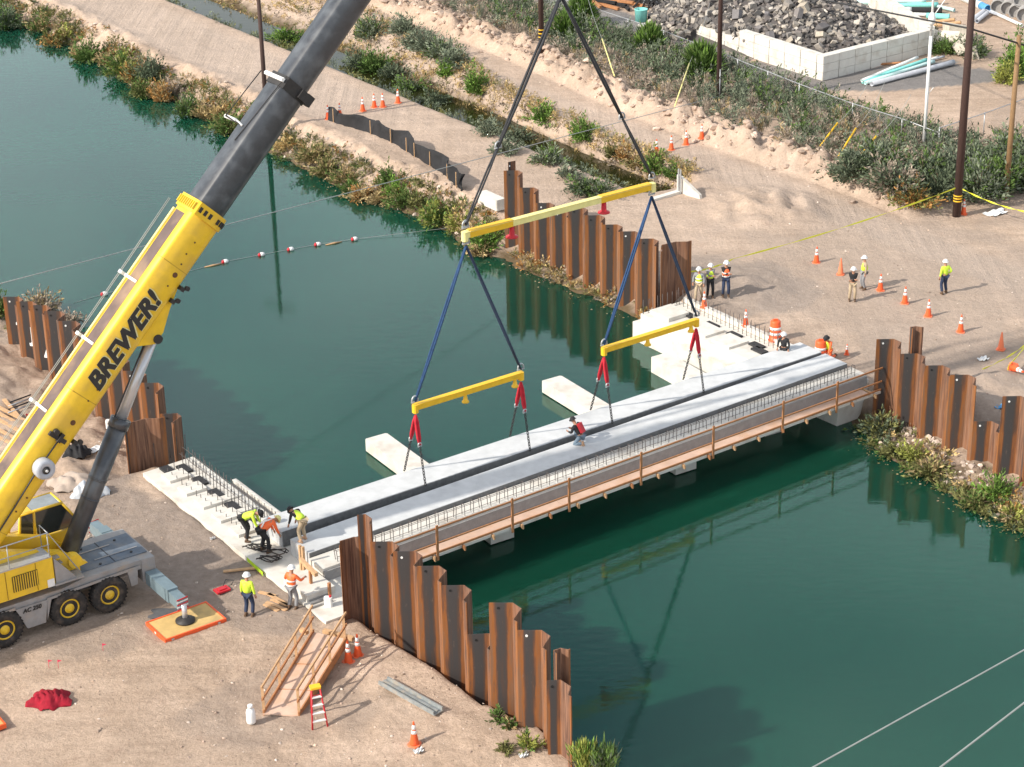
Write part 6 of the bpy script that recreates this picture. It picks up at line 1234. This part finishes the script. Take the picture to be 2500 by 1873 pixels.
    if stripes:
        for z in (.25, .7):
            c = P_['pel'].lerp(P_['chest'], z); mb = MB(); mb.lathe(w(c)-Vector((0, 0, 0)), [(.188*sc_, -.02), (.188*sc_, .02)], 18, ax=w(c+spine)-w(c)); mb.build('reflective_stripe', stripes, tp)
    for f_, k in ((fr, kr), (fl, kl)):
        mb = MB(); fd = Vector((0, 1, 0)) if pose != 'kneel' else Vector((0, -.3, -.95)); a = Vector((f_.x, f_.y-.05, .05 if pose != 'kneel' else .08)); mb.path([w(f_+UP*.10), w(f_+UP*.02), w(a)], [.058*sc_, .055*sc_, .05*sc_], 8); mb.path([w(a-Vector((0, .03, 0))), w(a+Vector((0, .10, 0))), w(a+Vector((0, .20, -.01)))] if pose != 'kneel' else [w(a), w(a-UP*.0-Vector((0, .05, 0))), w(a-Vector((0, .12, .02)))], [.045*sc_, .048*sc_, .035*sc_], 8); mb.build('boot', shoes, th)
    # hard hat
    c = hd+spine*.045; mb = MB(); ax = w(c+spine)-w(c); mb.lathe(w(c), [(.155*sc_, -.005*sc_), (.158*sc_, .006*sc_), (.122*sc_, .014*sc_), (.118*sc_, .06*sc_), (.09*sc_, .11*sc_), (.045*sc_, .135*sc_), (.01, .14*sc_)], 20, ax=ax)
    mb.path([w(c+fwd*.10+spine*.01), w(c+fwd*.19-spine*.005)], [.07*sc_, .035*sc_], 8); mb.path([w(c+bk*.10+spine*.09), w(c+spine*.145), w(c+fwd*.10+spine*.09)], .014*sc_, 6); mb.build('hard_hat', hat, th)
    if back:
        mb = MB(); c = P_['chest']+bk*.20; mb.box(w(c-spine*.06), (.30*sc_, .17*sc_, .42*sc_), ex=w(c+side)-w(c), ey=w(c+bk)-w(c), ez=w(c+spine)-w(c), bev=.06); mb.build('backpack', back, th)
    return th
def hd_(p, x, y):        # heading from p towards the photo point on the ground
    q = gp(x, y, p.z); return math.atan2(q.y-p.y, q.x-p.x)
away = math.pi/2
p = gp(609, 1505, 0); person(p, 1.2, 'stand', 'worker from behind in lime vest, jeans and white hard hat, left of the abutment', sleeve=hivis, vest=hivis, legs=navy, hat=white, sc_=1.0)
p = gp(715, 1488, 0); person(p, 1.0, 'reach', 'worker in orange vest and grey trousers with white hard hat, reaching toward the shoring', sleeve=hiviso, vest=hiviso, legs=greyc, hat=white, stripes=reflw)
p = W(-1.15, .1, .13); person(p, -.15, 'bend', 'worker in yellow vest bending over the abutment, leftmost of the three by the slab end', sc_=1.06, sleeve=hivis, vest=hivis, legs=blackc, hat=blackc)
p = W(-1.05, 1.35, .13); person(p, .6, 'bend', 'worker in orange vest with a pale cross on the back, bending at the slab end', sc_=1.08, sleeve=hiviso, vest=hiviso, legs=blackc, hat=yellow_p, cross=reflw)
p = W(-.05, 2.55, .80); person(p, math.pi*.78, 'bend', 'worker in yellow vest and khaki trousers bending on the corner of the middle slab', sleeve=blackc, vest=hivis, legs=khaki, hat=blackc, shoes=tanboot)
p = W(13.35, 2.25, .80); person(p, math.pi*.80, 'crouch', 'worker with black clothes and red backpack crouching in the middle of the deck', sleeve=blackc, top=blackc, legs=bluej, hat=blackc, back=redm, shoes=tanboot)
p = gpt(1706, 735); person(p, -1.9, 'stride', 'leftmost of three standing workers, lime vest over grey, khaki trousers, behind the far abutment', sleeve=greyc, vest=hivis, legs=khaki, hat=white, stripes=reflw)
p = gpt(1733, 729); person(p, -1.5, 'folded', 'middle of three standing workers, lime vest and black trousers, arms folded', sleeve=greyc, vest=hivis, legs=blackc, hat=white)
p = gpt(1771, 728); person(p, -1.5, 'folded', 'tall worker in orange vest, black sleeves and blue jeans, right of the three', sleeve=blackc, vest=hiviso, legs=navy, hat=white, sc_=1.06, stripes=reflw)
p = gpt(2080, 737); person(p, -1.7, 'folded', 'worker in black shirt and khaki trousers with white hard hat, among the cones', sleeve=blackc, top=blackc, legs=khaki, hat=white)
p = gpt(2108, 708); person(p, 3.3, 'stand', 'worker in yellow vest and grey trousers seen from the side, behind the one in black', sleeve=khaki, vest=hivis, legs=greyc, hat=white)
p = gpt(2304, 718); person(p, 2.0, 'hip', 'lone worker in lime long-sleeved shirt with hand on hip, right of the cones', top=hivis, legs=navy, hat=white)
p = gp(1912, 893, .0); person(p, -2.0, 'stride', 'worker in dark jacket and white hard hat behind the far corner of the slab', sleeve=blackc, top=blackc, legs=blackc, hat=white, sc_=.95)
p = gpt(2022, 878); person(p, -2.2, 'kneel', 'kneeling worker in orange and yellow hi-vis with dark hat by the second barrel', sleeve=hiviso, vest=hivis, legs=hiviso, hat=blackc)
